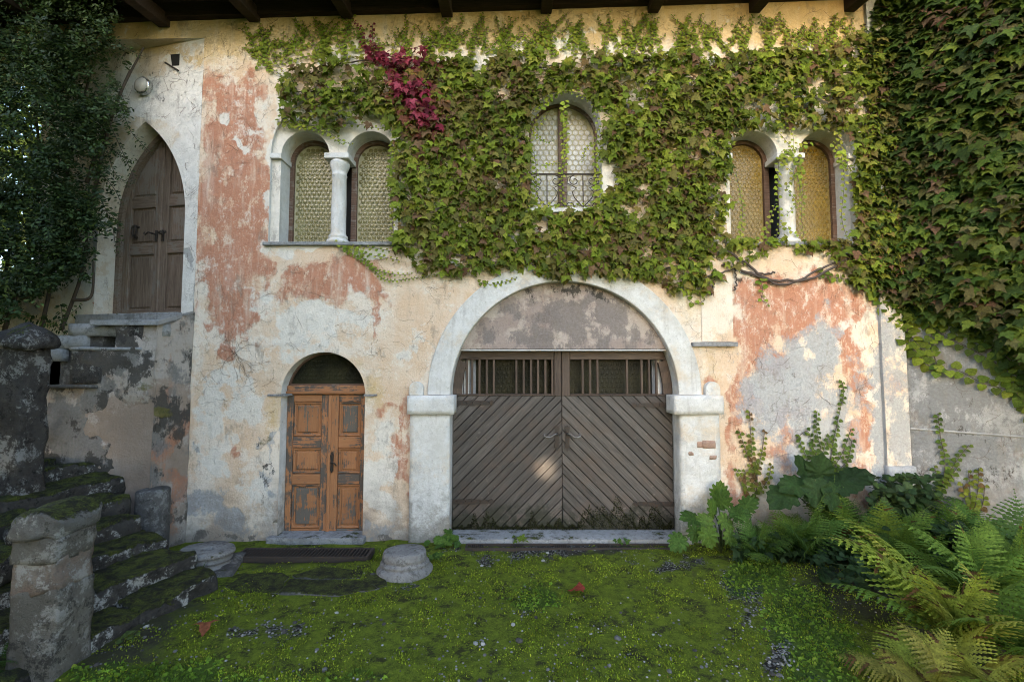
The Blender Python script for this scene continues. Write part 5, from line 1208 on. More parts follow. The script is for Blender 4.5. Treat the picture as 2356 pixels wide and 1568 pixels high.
# ------------------------------------------------------------------ main creeper over the facade
rg = np.random.default_rng(21)
vine = thing('wall_creeper', 'large leafy green creeper covering the upper facade between the windows', 'creeper', (1.0, -0.05, 3.4))
MAIN = [(636,250),(655,165),(720,142),(850,128),(1000,136),(1140,122),(1300,128),(1500,122),(1720,126),(1900,112),(2030,80),(2075,640),(1960,650),(1905,600),(1800,568),(1720,600),(1650,660),(1590,675),(1500,640),(1400,640),(1300,628),(1200,618),(1100,632),(1000,636),(935,605),(915,580),(918,480),(903,400),(903,305),(830,285),(760,292),(700,275),(648,280)]
def main_hole(px, py):
    h = (px < 905) & (py > 292+8*np.sin(px/17))
    dx = px-1300; arch = np.where(py < 289, 83-np.sqrt(np.maximum(0, 83**2-(py-289)**2)), 0)
    h |= (np.abs(dx) < 86-arch) & (py > 206) & (py < 484)
    h |= (px > 1385) & (px < 1418) & (py > 365) & (py < 440)
    for c, r in ((1737, 58), (1899, 60)): h |= ((px-c)**2+(py-352)**2 < r*r)
    h |= (px > 1676) & (px < 1962) & (py > 345) & (py < 552)
    h |= ((px-1818)/40)**2+((py-320)/26)**2 < 1
    return h
def main_dens(px, py):
    d = 0.74+1.7*(fbm(px/48, py/48, 3, 77)-0.5)
    d = np.where(px < 900, d*0.55, d)
    d = np.where((px > 1630) & (px < 1720) & (py > 400), d*0.5, d); d = np.where((px > 1700) & (px < 1990) & (py < 300) & (py > 200), d*0.55, d)
    d = np.where((px > 1660) & (py > 555) & (px < 1950), d*0.45, d); d = np.where((px > 1950), d*1.0, d)
    d = np.where(py < 135, d*0.8, d)
    return np.clip(d, 0.06, 1)
Ms, px, py, rel = wall_leaves(MAIN, 25000, rg, (0.03, 0.15), lambda x, y: 0.04+0.13*fbm(x/90, y/70, 3, 5), main_dens, 3, main_hole, 0.6, 0.4)
cols = palette(len(Ms), GREENS, GW, rg)
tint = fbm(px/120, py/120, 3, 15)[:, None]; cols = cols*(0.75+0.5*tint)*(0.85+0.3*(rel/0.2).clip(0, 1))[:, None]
rust = (fbm(px/55, py/55, 3, 19) > 0.60) & (rg.random(len(px)) < 0.55); cols[rust] = cols[rust]*0.5+np.array([0.105, 0.055, 0.035])*0.6
redp = [(940,165),(880,150),(985,160),(950,185),(975,210),(920,145),(955,235),(985,245),(1000,265),(1010,290),(960,270),(985,300)]
RED = [(845,126),(930,124),(1000,130),(960,150),(918,172),(935,190),(990,195),(1000,250),(1015,305),(985,312),(955,270),(925,235),(908,205),(900,180),(870,155)]
inr = (rg.random(len(px)) < .8) & inside(RED, px+(fbm(px/20, py/20, 2, 4)-.5)*30, py+(fbm(px/20+4, py/20, 2, 6)-.5)*30)
cols[inr] = palette(int(inr.sum()), [(0.19, 0.026, 0.045), (0.24, 0.045, 0.065), (0.12, 0.018, 0.028)], [2, 2, 1], rg, .35)
brz = (rg.random(len(px)) < .4) & inside([(820,105),(1020,110),(1040,320),(960,340),(870,200)], px, py) & ~inr
cols[brz] = palette(int(brz.sum()), [(0.16, 0.085, 0.03), (0.15, 0.055, 0.035), (0.17, 0.12, 0.03)], [1, 1, 1], rg)
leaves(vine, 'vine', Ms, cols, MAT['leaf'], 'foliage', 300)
# reds get an extra layer
Ms, px, py, rel = wall_leaves(RED, 520, rg, (0.05, 0.12), lambda x, y: 0.22+0*x, None, 9)
leaves(vine, 'vine', Ms, palette(len(Ms), [(0.19, 0.026, 0.045), (0.24, 0.045, 0.065), (0.12, 0.018, 0.028), (0.17, 0.07, 0.04)], [2, 2, 1, .6], rg, .35), MAT['leaf'], 'red_foliage')
# shoots climbing to the eaves and runners over the plaster
acc = []; acol = []; stems = MB()
LIGHT = [(0.19, 0.24, 0.026), (0.14, 0.19, 0.022), (0.24, 0.255, 0.038)]
def run(path, size, cols=LIGHT, **k):
    M_, W_ = strand(path, size, rg, **k); acc.append(M_); acol.append(palette(len(M_), cols, [1]*len(cols), rg)); stems.tube(W_, 0.0035, 4, False)
x = 585
while x < 2010:
    y0 = 128+rg.uniform(-14, 20); y1 = 45+rg.uniform(-14, 34)+(14 if x < 800 else 0); lean = rg.uniform(-40, 46)
    if x < 660: y0 = 150+rg.uniform(-20, 30)
    k = 3; pth = [(x+lean*t+rg.uniform(-10, 10), y0+(y1-y0)*t) for t in (0, .33, .66, 1)]
    red_ = 835 < x < 885
    run(pth, rg.uniform(.045, .065), [(0.2, 0.03, 0.06), (0.13, 0.02, 0.035)] if red_ else LIGHT, spacing=.5, grow=.8)
    for _ in range(rg.integers(1, 4)):
        t = rg.uniform(.2, .8); bx, by = x+lean*t, y0+(y1-y0)*t; s1 = rg.choice([-1, 1])
        run([(bx, by), (bx+s1*rg.uniform(8, 18), by-rg.uniform(4, 14)), (bx+s1*rg.uniform(14, 34), by-rg.uniform(14, 34))], .05, spacing=.55)
    x += rg.uniform(9, 24)
for pth, sz in (([(612,100),(605,140),(640,170),(655,180)],.06),([(600,70),(620,110),(640,150),(660,175)],.06),([(645,262),(690,292),(760,288),(830,290),(880,300)],.085),([(640,282),(700,297),(760,293)],.07),([(735,290),(770,315),(800,332),(815,335)],.07),
                ([(690,285),(740,305),(790,335)],.06),([(775,562),(830,568),(880,575),(905,580)],.075),([(790,570),(840,585),(880,592),(920,600)],.075),([(830,590),(870,622),(910,632),(950,632)],.06),([(800,578),(850,610),(890,645),(960,640),(1010,632)],.05),
                ([(915,310),(905,380),(910,450),(905,520),(915,575)],.08),([(905,330),(898,400),(902,480)],.07),([(1700,300),(1760,285),(1815,340),(1818,350)],.08),([(1780,275),(1815,300),(1822,345),(1800,352)],.08),([(1860,330),(1822,350),(1795,350)],.07),
                ([(1815,360),(1838,400),(1805,430),(1828,470),(1800,500)],.075),([(1812,352),(1795,375),(1830,410),(1838,450)],.075),([(1790,360),(1785,430),(1790,500),(1782,550)],.075),([(1832,360),(1842,430),(1840,500),(1846,550)],.075),([(1795,520),(1820,535),(1838,545)],.07),
                ([(1930,350),(1938,420),(1932,500),(1945,550)],.08),([(1920,300),(1935,360),(1960,400),(1975,390)],.08),([(1910,330),(1940,390),(1990,370)],.07),([(1755,540),(1770,500),(1780,470)],.07),([(1680,560),(1750,552),(1800,560),(1850,562),(1930,565)],.07),([(1700,545),(1705,480),(1690,400)],.06),
                ([(1215,480),(1222,400),(1220,320),(1240,250)],.07),([(1225,485),(1235,420),(1228,350)],.06),([(1380,480),(1376,400),(1380,320),(1368,262)],.09),([(1370,480),(1372,420),(1368,350),(1374,300)],.08),([(1300,235),(1294,300),(1300,360),(1292,430),(1298,480)],.075),([(1294,250),(1302,320),(1290,400),(1294,470)],.07),
                ([(1235,470),(1280,476),(1330,474),(1372,478)],.07),([(1240,255),(1290,212),(1340,216),(1375,262)],.08),([(1250,240),(1300,214),(1352,236)],.07),([(1225,310),(1255,330),(1275,325)],.05),([(1250,385),(1275,378),(1288,380)],.045),([(1365,330),(1345,350),(1340,375)],.05),([(1230,300),(1245,285),(1262,262)],.06),
                ([(1100,650),(1140,655),(1190,640)],.06),([(1580,690),(1600,700),(1620,690)],.09),([(1745,640),(1752,670),(1748,690),(1765,700)],.10)):
    run(pth, sz*0.85, off=0.035)
for path in ([(600,120),(640,100),(700,110),(760,95)],[(650,150),(720,130),(800,140)]): run(path, .06)
leaves(vine, 'ivy', np.concatenate(acc), np.concatenate(acol), MAT['leaf'], 'young_shoots')
# woody stems
for pth, r in (([(1640,560),(1700,600),(1760,640),(1850,645),(1910,615),(1960,580)],.016),([(1660,610),(1720,628),(1800,658),(1880,622),(1960,590)],.014),([(1600,650),(1680,620),(1720,632),(1780,628)],.012),([(700,180),(800,150),(950,140),(1100,170),(1300,150)],.010),([(690,230),(760,210),(850,240),(960,230)],.010),([(660,190),(700,220),(760,250)],.009),([(950,560),(1100,600),(1250,610),(1400,625),(1600,610)],.012),([(1000,400),(1100,470),(1200,520)],.010),([(1420,350),(1500,420),(1600,450),(1680,480)],.010),([(1640,620),(1638,660),(1634,680)],.010),([(1684,600),(1690,640),(1688,670)],.010),([(1450,130),(1600,160),(1800,150),(1980,180)],.012),([(1700,240),(1800,215),(1920,230)],.01)):
    q0 = smooth_path([(x, y, 0) for x, y in pth], 26); W3, nn = surf(np.array([p.x+rg.uniform(-3, 3) for p in q0]), np.array([p.y+rg.uniform(-3, 3) for p in q0]))
    W3 = W3+nn*(0.03+r); stems.tube(W3, r, 6)
so_ = stems.build('stem', MAT['dry_stem'], vine, True)
# hairline dead tendrils clinging to the plaster
td = MB()
def tendril(x, y, ang, L, r=0.0022, depth=0):
    n = 7; pts = []; 
    for k in range(n):
        pts.append((x, y)); ang += rg.normal(0, .32); x += math.cos(ang)*L/n; y += math.sin(ang)*L/n
        if depth < 1 and rg.random() < .3: tendril(x, y, ang+rg.choice([-1, 1])*rg.uniform(.4, 1.0), L*.5, r*.8, depth+1)
    pts = [p for p in pts if not hit(p)]
    if len(pts) < 3: return
    W3, nn = surf(np.array([p[0] for p in pts]), np.array([p[1] for p in pts])); td.tube(W3+nn*0.010, r, 3, False)
def hit(p):
    x, y = p
    return (640 < x < 910 and 290 < y < 560) or (1210 < x < 1390 and 200 < y < 490) or (1670 < x < 1975 and 280 < y < 560) or (645 < x < 842 and 808 < y < 1260) or (1045 < x < 1550 and 650 < y < 1260) or (225 < x < 427 and 275 < y < 735) or (x < 425 and y > 715) or y > 1150
zones = [(560,2000,20,110,130),(480,640,100,400,90),(430,640,650,950,70),(640,1010,590,900,110),(980,1290,560,720,60),(1280,1640,600,760,70),(1590,2030,610,1050,190),(2090,2340,690,1150,60),(230,480,90,300,90),(400,460,300,700,50),(905,960,400,620,40),(1640,1700,350,620,40)]
for x0, x1, y0, y1, n in zones:
    for _ in range(int(n*.7)): tendril(rg.uniform(x0, x1), rg.uniform(y0, y1), rg.uniform(0, 6.28), rg.uniform(10, 48), rg.uniform(.0008, .0017))
for _ in range(16): tendril(540+rg.uniform(-10, 10), 815, rg.uniform(0, 6.28), rg.uniform(40, 80), .0016)
t_ = td.build('dead_tendrils', MAT['twig'], vine); t_['kind'] = 'stuff'

# ------------------------------------------------------------------ creeper on the right corner and return wall
rv = thing('wall_creeper', 'thick dark green creeper hanging over the grey wall at right', 'creeper', (5.4, -0.6, 4.0))
RPOLY = [(1960,650),(1985,480),(1995,300),(1985,120),(2000,30),(2030,-80),(2700,-300),(2700,960),(2480,900),(2350,830),(2280,770),(2200,725),(2110,700),(2030,670)]
Ms, px, py, rel = wall_leaves(RPOLY, 22000, rg, (0.06, 0.175), lambda x, y: np.clip((x-1960)/300, 0.12, 1)*(0.12+0.5*fbm(x/80, y/60, 3, 8)), lambda x, y: np.clip(0.85+0.9*(fbm(x/45, y/38, 3, 33)-.5)-np.where((y > 560) & (y > 560+(x-2000)*0.35-60), .25, 0), .1, 1), 5, None, 0.5, 0.8)
DG = [(0.046, 0.080, 0.014), (0.066, 0.100, 0.016), (0.034, 0.060, 0.014), (0.088, 0.118, 0.018), (0.080, 0.076, 0.026), (0.10, 0.062, 0.036)]
cols = palette(len(Ms), DG, [3, 3, 3, 2, 1.5, .8], rg); cols = cols*(0.7+0.6*fbm(px/100, py/100, 3, 12)[:, None])
rust = (fbm(px/60, py/50, 3, 49) > 0.6) & (rg.random(len(px)) < .5); cols[rust] = cols[rust]*.5+np.array([0.085, 0.05, 0.03])*.6
leaves(rv, 'vine', Ms, cols, MAT['leaf'], 'foliage', 300)
acc = []; acol = []; stems = MB()
YG = [(0.17, 0.21, 0.024), (0.12, 0.165, 0.02), (0.08, 0.12, 0.016)]
for pth, sz in (([(1985,650),(2020,690),(2050,740),(2080,780)],.12),([(1990,665),(2040,690),(2075,740),(2110,790),(2140,820)],.12),([(2000,640),(2060,700),(2100,750)],.12),([(2060,770),(2100,800),(2150,850),(2200,850),(2260,880),(2330,900),(2356,925)],.12),
                ([(2090,700),(2160,740),(2240,760),(2300,790)],.10),([(2110,720),(2170,770),(2230,800),(2300,840),(2350,870)],.11),([(2150,750),(2140,790),(2150,820),(2160,850)],.09),([(2300,830),(2330,870),(2356,900),(2380,960)],.12),([(2010,620),(2060,650),(2120,680)],.12),([(2050,680),(2120,720),(2180,735),(2260,745)],.10),([(2320,870),(2345,910),(2370,940)],.1),
                ([(1880,628),(1920,640),(1965,642)],.08),([(2020,700),(2060,735),(2085,770)],.13),([(2040,680),(2075,720),(2090,760)],.13),([(2240,700),(2300,760),(2356,800)],.14),([(2200,720),(2280,790),(2350,850)],.13)):
    M_, W_ = strand(pth, sz, rg, .45, .03, grow=.4); acc.append(M_); acol.append(palette(len(M_), YG if pth[0][0] < 2070 else YG[1:]+DG[:2], [1]*3 if pth[0][0] < 2070 else [1]*4, rg)); stems.tube(W_, .005, 4, False)
leaves(rv, 'ivy', np.concatenate(acc), np.concatenate(acol), MAT['leaf'], 'runners'); stems.build('stem', MAT['dry_stem'], rv, True)
# small leaves filling the fringe
FR = [(1990,600),(2080,600),(2356,640),(2420,880),(2330,830),(2240,770),(2130,740),(2070,740),(2030,690)]
Ms, px, py, rel = wall_leaves(FR, 2600, rg, (0.05, 0.10), lambda x, y: 0.07+0*x, lambda x, y: np.clip(.65+1.5*(fbm(x/30, y/26, 3, 3)-.5), 0, 1), 8)
leaves(rv, 'ivy', Ms, palette(len(Ms), DG[:4]+YG[1:], [2, 2, 2, 2, 1, 1], rg), MAT['leaf'], 'fringe')

# ------------------------------------------------------------------ climbing shrub on the left
sh = thing('climbing_shrub', 'dark fine-leaved climbing shrub hanging over the stairs at left', 'shrub', (-5.9, 0.2, 0.6))
LPOLY = [(-300,-120),(250,-60),(300,40),(305,110),(300,200),(285,280),(262,330),(290,400),(275,480),(225,540),(200,600),(160,650),(70,690),(-20,740),(-300,800)]
n = 58000; px = rg.uniform(-300, 290, n); py = rg.uniform(-120, 800, n)
wx = px+(fbm(px/40, py/40, 3, 3)-.5)*110; wy = py+(fbm(px/40+9, py/40, 3, 5)-.5)*90
den = np.clip(0.72+2.4*(fbm(px/50, py/50, 3, 23)-.5)-np.clip((px-170)/160, 0, .75), 0.02, 1)
hol = (px < 70) & (px > -120) & (py > 170) & (py < 590); den = np.where(hol, den*np.clip(.85+2.2*(fbm(px/24, py/24, 2, 9)-.5), 0.05, 1), den)
ok = inside(LPOLY, wx, wy) & (rg.random(n) < den); px, py = px[ok], py[ok]; m = len(px)
Yd = rg.uniform(-0.75, 0.35, m); Yd = np.where(px > 120, Yd*.6-.1, Yd)
pos = np.array([P(x, y, yy) for x, y, yy in zip(px, py, Yd)])
# leave the pointed door itself clear of foliage
Ms = frames(pos, rg.normal(0, .5, (m, 3))+np.array([0, -.6, .8]), rg.normal(0, .7, (m, 3))+np.array([.2, -.2, -.3]), rg.uniform(.035, .07, m))
SG = [(0.030, 0.052, 0.015), (0.044, 0.072, 0.019), (0.020, 0.036, 0.012), (0.07, 0.10, 0.025)]
cols = palette(m, SG, [3, 2, 3, .8], rg)
# each position carries a spray of leaflets
sprays = [Ms]; cc = [cols]
for k in range(3):
    M2 = Ms.copy(); M2[:, :, 3] += rg.normal(0, .035, (m, 3)); th = rg.uniform(.5, 1.4, m)*rg.choice([-1, 1], m)
    xa, ya = Ms[:, :, 0], Ms[:, :, 1]; M2[:, :, 0] = xa*np.cos(th)[:, None]+ya*np.sin(th)[:, None]; M2[:, :, 1] = -xa*np.sin(th)[:, None]+ya*np.cos(th)[:, None]
    sprays.append(M2); cc.append(cols)
leaves(sh, 'leaflet', np.concatenate(sprays), np.concatenate(cc), MAT['leaf_dark'], 'foliage', 300)
acc = []; acol = []; stems = MB()
for pth, Y in (([(60,900),(120,640),(150,420),(200,200),(240,60)],.1),([(10,760),(70,560),(90,350),(60,120)],0),([(140,760),(185,640),(200,540),(205,420)],.05),([(150,640),(190,600),(205,560)],-.1),([(-20,800),(30,500),(20,200)],.1),([(200,420),(240,300),(300,160)],-.05),([(205,500),(260,260),(330,110)],-.05),([(170,690),(210,680),(215,600)],.0)):
    W3 = [P(p.x, p.y, Y) for p in smooth_path([(x, y, 0) for x, y in pth], 18)]; stems.tube(W3, [0.022*(1-.7*k/18)+.004 for k in range(19)], 6)
for pth in ([(190,250),(240,330),(265,400),(300,420)],[(200,120),(260,180),(285,230),(300,270)],[(270,220),(300,300),(345,350)],[(220,390),(260,430),(280,470)],[(215,420),(255,510),(265,560),(272,590)],[(60,730),(120,745),(150,770),(160,800)],[(140,700),(150,760),(170,790)],[(200,300),(280,360),(320,370)],[(230,60),(290,110),(330,130)],[(100,740),(140,735),(190,700)],[(0,800),(30,815),(45,830)],[(250,280),(300,390),(310,420)],[(180,150),(250,120),(300,150)],[(230,480),(262,500),(280,560)]):
    M_, W_ = strand(pth, .075, rg, .42, .0, kind='leaflet', Y=-.12); acc.append(M_); acol.append(palette(len(M_), SG, [1]*4, rg)); stems.tube(W_, .004, 4, False)
    M2 = M_.copy(); M2[:, :, 3] += rg.normal(0, .02, (len(M_), 3)); acc.append(M2); acol.append(palette(len(M_), SG, [1]*4, rg))
leaves(sh, 'leaflet', np.concatenate(acc), np.concatenate(acol), MAT['leaf_dark'], 'hanging_sprays'); stems.build('stem', MAT['bark'], sh, True)

# ------------------------------------------------------------------ young creepers at the foot of the right wall
for lab, paths in (('small yellowing creeper climbing the wall beside the right gate pier', [[(1735,1135),(1728,1050),(1725,1000),(1722,945)],[(1732,1100),(1715,1040),(1697,985)],[(1738,1090),(1750,1040),(1757,988)],[(1720,1130),(1705,1100),(1690,1075)],[(1745,1130),(1765,1100),(1772,1065)],[(1735,1150),(1740,1100),(1735,1060)],[(1725,1150),(1715,1120),(1712,1080)]]),
                   ('bushy green creeper fanning up the wall behind the large dark leaves', [[(1900,1100),(1915,1010),(1928,950),(1938,900),(1933,875)],[(1890,1090),(1885,1030),(1875,985),(1877,945)],[(1880,1060),(1865,1020),(1855,990),(1832,1005)],[(1860,1070),(1848,1040),(1833,1005)],[(1905,1090),(1935,1040),(1955,985)],[(1910,1090),(1945,1060),(1957,1010)],[(1895,1080),(1890,1040),(1905,1000)],[(1900,1090),(1870,1050),(1868,1010)],[(1915,1095),(1940,1080),(1950,1040)]]),
                   ('tall thin creeper shoot climbing the grey return wall', [[(2165,1130),(2175,1060),(2165,1010),(2158,950)],[(2170,1110),(2200,1060),(2230,1022)],[(2165,1120),(2155,1090),(2150,1070)],[(2175,1115),(2195,1085),(2205,1070)]]),
                   ('short creeper shoot at the far right end of the grey wall', [[(2235,1190),(2232,1130),(2228,1080)],[(2240,1190),(2250,1120),(2252,1075)],[(2230,1190),(2222,1150),(2215,1110)],[(2250,1195),(2262,1150),(2266,1115)]])):
    acc = []; acol = []; stems = MB()
    yel = 'yellow' in lab or 'short' in lab
    pal = [(0.13, 0.15, 0.02), (0.09, 0.12, 0.018), (0.12, 0.075, 0.03)] if yel else [(0.075, 0.115, 0.018), (0.055, 0.09, 0.016), (0.10, 0.14, 0.022)]
    base = None
    for pth in paths:
        M_, W_ = strand(pth, .06, rg, .5, .025, grow=.5); M_ = M_[rg.random(len(M_)) < .85]; acc.append(M_); acol.append(palette(len(M_), pal, [2, 2, 1], rg)); stems.tube(W_, .004, 4, False)
        base = base or W_[0]
    t = thing('young_creeper', lab, 'creeper', (base.x, base.y, 0), 'young creepers on the right wall')
    leaves(t, 'ivy', np.concatenate(acc), np.concatenate(acol), MAT['leaf']); stems.build('stem', MAT['dry_stem'], t, True)
# ------------------------------------------------------------------ ferns
def frond_mesh(seed, npin=17, L=0.8, wid=0.19, droop=0.5, cols=((0.045, 0.085, 0.018),), tipbrown=0.0):
    q = random.Random(seed); V = []; T_ = []; C = []
    def rach(t):      # arching midrib in the YZ plane
        a = t*1.0; return Vector((0.02*math.sin(t*5+seed), L*(t-0.10*t*t*droop), L*(0.34*t-0.62*droop*t*t)))
    base = Vector(cols[seed % len(cols)])
    pr = [rach(k/20) for k in range(21)]; b = len(V)
    for k, p in enumerate(pr):
        r = 0.0045*(1-.8*k/20); V += [p+Vector((r, 0, 0)), p+Vector((-r, 0, 0)), p+Vector((0, 0, -r*1.5))]; C += [base*0.9+Vector((0.03, 0.015, 0))]*3
        if k:
            o = b+(k-1)*3
            for i in range(3): T_ += [(o+i, o+(i+1) % 3, o+3+(i+1) % 3), (o+i, o+3+(i+1) % 3, o+3+i)]
    for k in range(npin):
        t = 0.16+0.83*k/(npin-1); p = rach(t); tg = (rach(min(1, t+.02))-rach(t-.02)).normalized()
        u = (t-.16)/.84; plen = wid*(math.sin(math.pi*min(1, (u*.86+.24)))**0.8)*(1-u*.35)+0.008
        for s1 in (-1, 1):
            fwd = 0.35+0.5*u+q.uniform(-.08, .08); side = Vector((s1, 0, 0)); d = (side+tg*fwd).normalized(); nrm = d.cross(tg)*(1 if s1 > 0 else -1); nrm = nrm.normalized()
            if nrm.z < 0: nrm = -nrm
            lat = nrm.cross(d).normalized(); nt = max(4, int(8*plen/wid)); hw = 0.022*(plen/wid)**.5+.002
            c = base*q.uniform(.8, 1.2)
            if tipbrown and q.random() < tipbrown: c = Vector((0.10, 0.055, 0.02))*q.uniform(.7, 1.2)
            b = len(V); dr = q.uniform(.1, .3)
            sp = lambda w: p+d*(plen*w)-nrm*(plen*dr*w*w)-Vector((0, 0, plen*0.12*w*w))
            for j in range(nt+1):
                w = j/nt; wdt = hw*(1-w)**.7; m_ = sp(w)
                # toothed margin: valley then tooth
                V += [m_, m_+lat*wdt*.35, m_-lat*wdt*.35]; C += [c*.9]*3
                if j < nt:
                    w2 = (j+.75)/nt; m2 = sp(w2); V += [m2+lat*wdt*1.15+nrm*.002, m2-lat*wdt*1.15+nrm*.002]; C += [c*1.1]*2
            st_ = 5
            for j in range(nt):
                o = b+j*st_; nx = o+st_
                T_ += [(o, o+1, o+3), (o, o+3, nx), (o+3, nx+1, nx), (o, o+4, o+2), (o, nx, o+4), (o+4, nx, nx+2)]
    return np.array([tuple(v) for v in V]), np.array(T_), np.array([tuple(c) for c in C])
FGREEN = ((0.065, 0.125, 0.024), (0.085, 0.145, 0.026), (0.055, 0.105, 0.022)); FYEL = ((0.23, 0.26, 0.035), (0.18, 0.23, 0.03), (0.27, 0.275, 0.045)); FMID = ((0.12, 0.19, 0.03), (0.10, 0.17, 0.026), (0.14, 0.20, 0.03))
FM = {}
for nm, cl, tb in (('green', FGREEN, 0), ('yellow', FYEL, .06), ('mid', FMID, .03), ('brown', ((0.19, 0.17, 0.03), (0.16, 0.15, 0.03), (0.20, 0.20, 0.035)), .15)):
    FM[nm] = []
    for k in range(4):
        v, t, c = frond_mesh(k+1, 18+k % 3, 0.82, 0.20+.02*k, 0.35+.22*k, cl, tb); me = fastmesh('frond', v, t, False, {'lc': c}); me.materials.append(MAT['leaf']); FM[nm].append(me)
def fern(label, px, py, Zb, fr, kind, seed, scale=1.0, n=9, az=(0, 6.283), tilt=(25, 70), Y=None):
    q = random.Random(seed); c = PZ(px, py, Zb) if Y is None else P(px, py, Y); t = thing('fern', label, 'fern', c, 'ferns in the bed at right')
    for k in range(n):
        a = az[0]+(az[1]-az[0])*(k+q.uniform(.1, .9))/n; tl = R(q.uniform(*tilt)); s1 = scale*q.uniform(.75, 1.15)
        M = Matrix.Translation(c+Vector((q.uniform(-.05, .05), q.uniform(-.05, .05), 0))) @ Matrix.Rotation(a, 4, 'Z') @ Matrix.Rotation(tl, 4, 'X') @ Matrix.Rotation(q.uniform(-.4, .4), 4, 'Y') @ Matrix.Diagonal((s1, s1, s1, 1))
        kd = kind if isinstance(kind, str) else q.choice(kind); o = bpy.data.objects.new('frond', q.choice(FM[kd])); link(o, t); setm(o, M)
    return t
# rotation 0 points a frond at the house; pi at the viewer; pi/2 to the left
fern('yellow-green fern arching over the moss in the right foreground', 2190, 1500, 0.02, None, ('yellow', 'yellow', 'mid'), 3, 1.15, 13, (0.0, 4.4), (38, 72))
fern('yellowing fern with pale fronds reaching left above the dark bed', 2160, 1425, 0.05, None, ('yellow',), 5, 1.4, 5, (0.6, 1.7), (46, 62))
fern('tall green fern behind the yellow foreground fern', 2250, 1400, 0.02, None, ('mid', 'green'), 8, 1.2, 13, (-.6, 5.5), (40, 78))
fern('dense dark fern growing before the right gate pier plants', 1840, 1290, 0.0, None, ('green', 'mid'), 9, 1.0, 14, (0, 6.28), (32, 78))
fern('upright green fern below the large dark leaves', 1940, 1270, 0.0, None, ('green', 'green', 'mid'), 12, 1.05, 14, (0, 6.28), (50, 84))
fern('shaded fern between the leafy shrub and the yellow fern', 2060, 1310, 0.0, None, ('green', 'mid'), 14, 1.0, 13, (0, 6.28), (35, 78))
fern('broad green fern at the foot of the grey return wall', 2230, 1300, 0.0, None, ('green', 'mid'), 15, 1.2, 14, (0, 6.28), (40, 80))
fern('large green fern at the right picture edge by the wall', 2370, 1380, 0.0, None, ('green', 'mid'), 18, 1.25, 14, (0, 6.28), (40, 80))
fern('fern with long fronds at the lower right picture edge', 2340, 1530, 0.0, None, ('mid', 'yellow', 'green'), 19, 1.05, 12, (0, 5), (32, 68))
fern('low browning fern at the bottom edge of the right bed', 2130, 1600, 0.0, None, ('brown', 'yellow', 'brown'), 22, .75, 9, (0, 6.28), (25, 60))
fern('small green fern at the left end of the right bed', 1750, 1290, 0.0, None, ('green',), 25, .75, 11, (0, 6.28), (28, 72))
fern('golden fern clump at the bottom right of the picture', 2240, 1610, 0.0, None, ('brown', 'yellow'), 28, .7, 9, (0, 6.28), (30, 60))
# a small fern at the base of the foreground pillar and one at the steps
t = fern('small dark fern tuft at the foot of the foreground pillar', 40, 1545, 0.0, None, ('green',), 31, .38, 11, (0, 6.28), (25, 75)); t['group'] = 'ferns by the stairs'

# ------------------------------------------------------------------ broad-leaved plants
def big_leaf(kind, col, seed):
    V0, T0 = TPL[kind]; q = random.Random(seed)
    # finer blade: subdivide the fan once for veins and ripple
    bm = bmesh.new(); vs = [bm.verts.new(v) for v in V0]
    for t in T0: bm.faces.new([vs[i] for i in t])
    bmesh.ops.subdivide_edges(bm, edges=bm.edges[:], cuts=2, use_grid_fill=True)
    for v in bm.verts:
        x, y = v.co.x, v.co.y; r = math.hypot(x, y-.34); a = math.atan2(y-.34, x)
        v.co.z += 0.035*math.sin(a*9+seed)*r*1.6+0.02*noise.noise(v.co*6+Vector((seed, 0, 0)))
    bmesh.ops.triangulate(bm, faces=bm.faces[:]); me = bpy.data.meshes.new('leaf'); bm.to_mesh(me); bm.free()
    at = me.attributes.new('lc', 'FLOAT_COLOR', 'POINT')
    for i, v in enumerate(me.vertices):
        x, y = v.co.x, v.co.y-.34; a = math.atan2(y, x); vein = 1.0+0.35*(abs(math.sin(a*4.5)) < .15)
        at.data[i].color = (*[c*vein*q.uniform(.94, 1.06) for c in col], 1)
    me.polygons.foreach_set('use_smooth', [True]*len(me.polygons)); me.materials.append(MAT['leaf']); return me
def broad(label, items, kind, cols, base, group, seed):
    """items: (px, py, Y, size, tip px dx, dy, tilt)"""
    q = random.Random(seed); t = thing('broad_leaved_plant', label, 'plant', base, group); B = Vector(base); meshes = [big_leaf(kind, c, i) for i, c in enumerate(cols)]; st = MB()
    for k, (x, y, Y, sz, ax, ay, lift) in enumerate(items):
        c = P(x, y, Y); tip = Vector((ax, -0.25, -ay)).normalized(); nrm = Vector((q.uniform(-.2, .2), -1.0+lift*.4, lift)).normalized()
        nrm = (nrm-tip*nrm.dot(tip)).normalized(); xa = tip.cross(nrm); org = c-tip*sz*.4
        M = Matrix(((xa.x*sz, tip.x*sz, nrm.x*sz, org.x), (xa.y*sz, tip.y*sz, nrm.y*sz, org.y), (xa.z*sz, tip.z*sz, nrm.z*sz, org.z), (0, 0, 0, 1)))
        o = bpy.data.objects.new('leaf', meshes[k % len(meshes)]); link(o, t); setm(o, M)
        mid = (B+org)/2+Vector((0, -.03, .10)); st.tube(smooth_path([B, mid, org], 8), .007, 5)
    st.build('stem', MAT['stalk'], t, True)
MAT['stalk'] = flat_mat('stalk', (0.05, 0.07, 0.02))
bl = [(0.052, 0.100, 0.018), (0.068, 0.120, 0.020), (0.042, 0.084, 0.016), (0.085, 0.14, 0.026)]
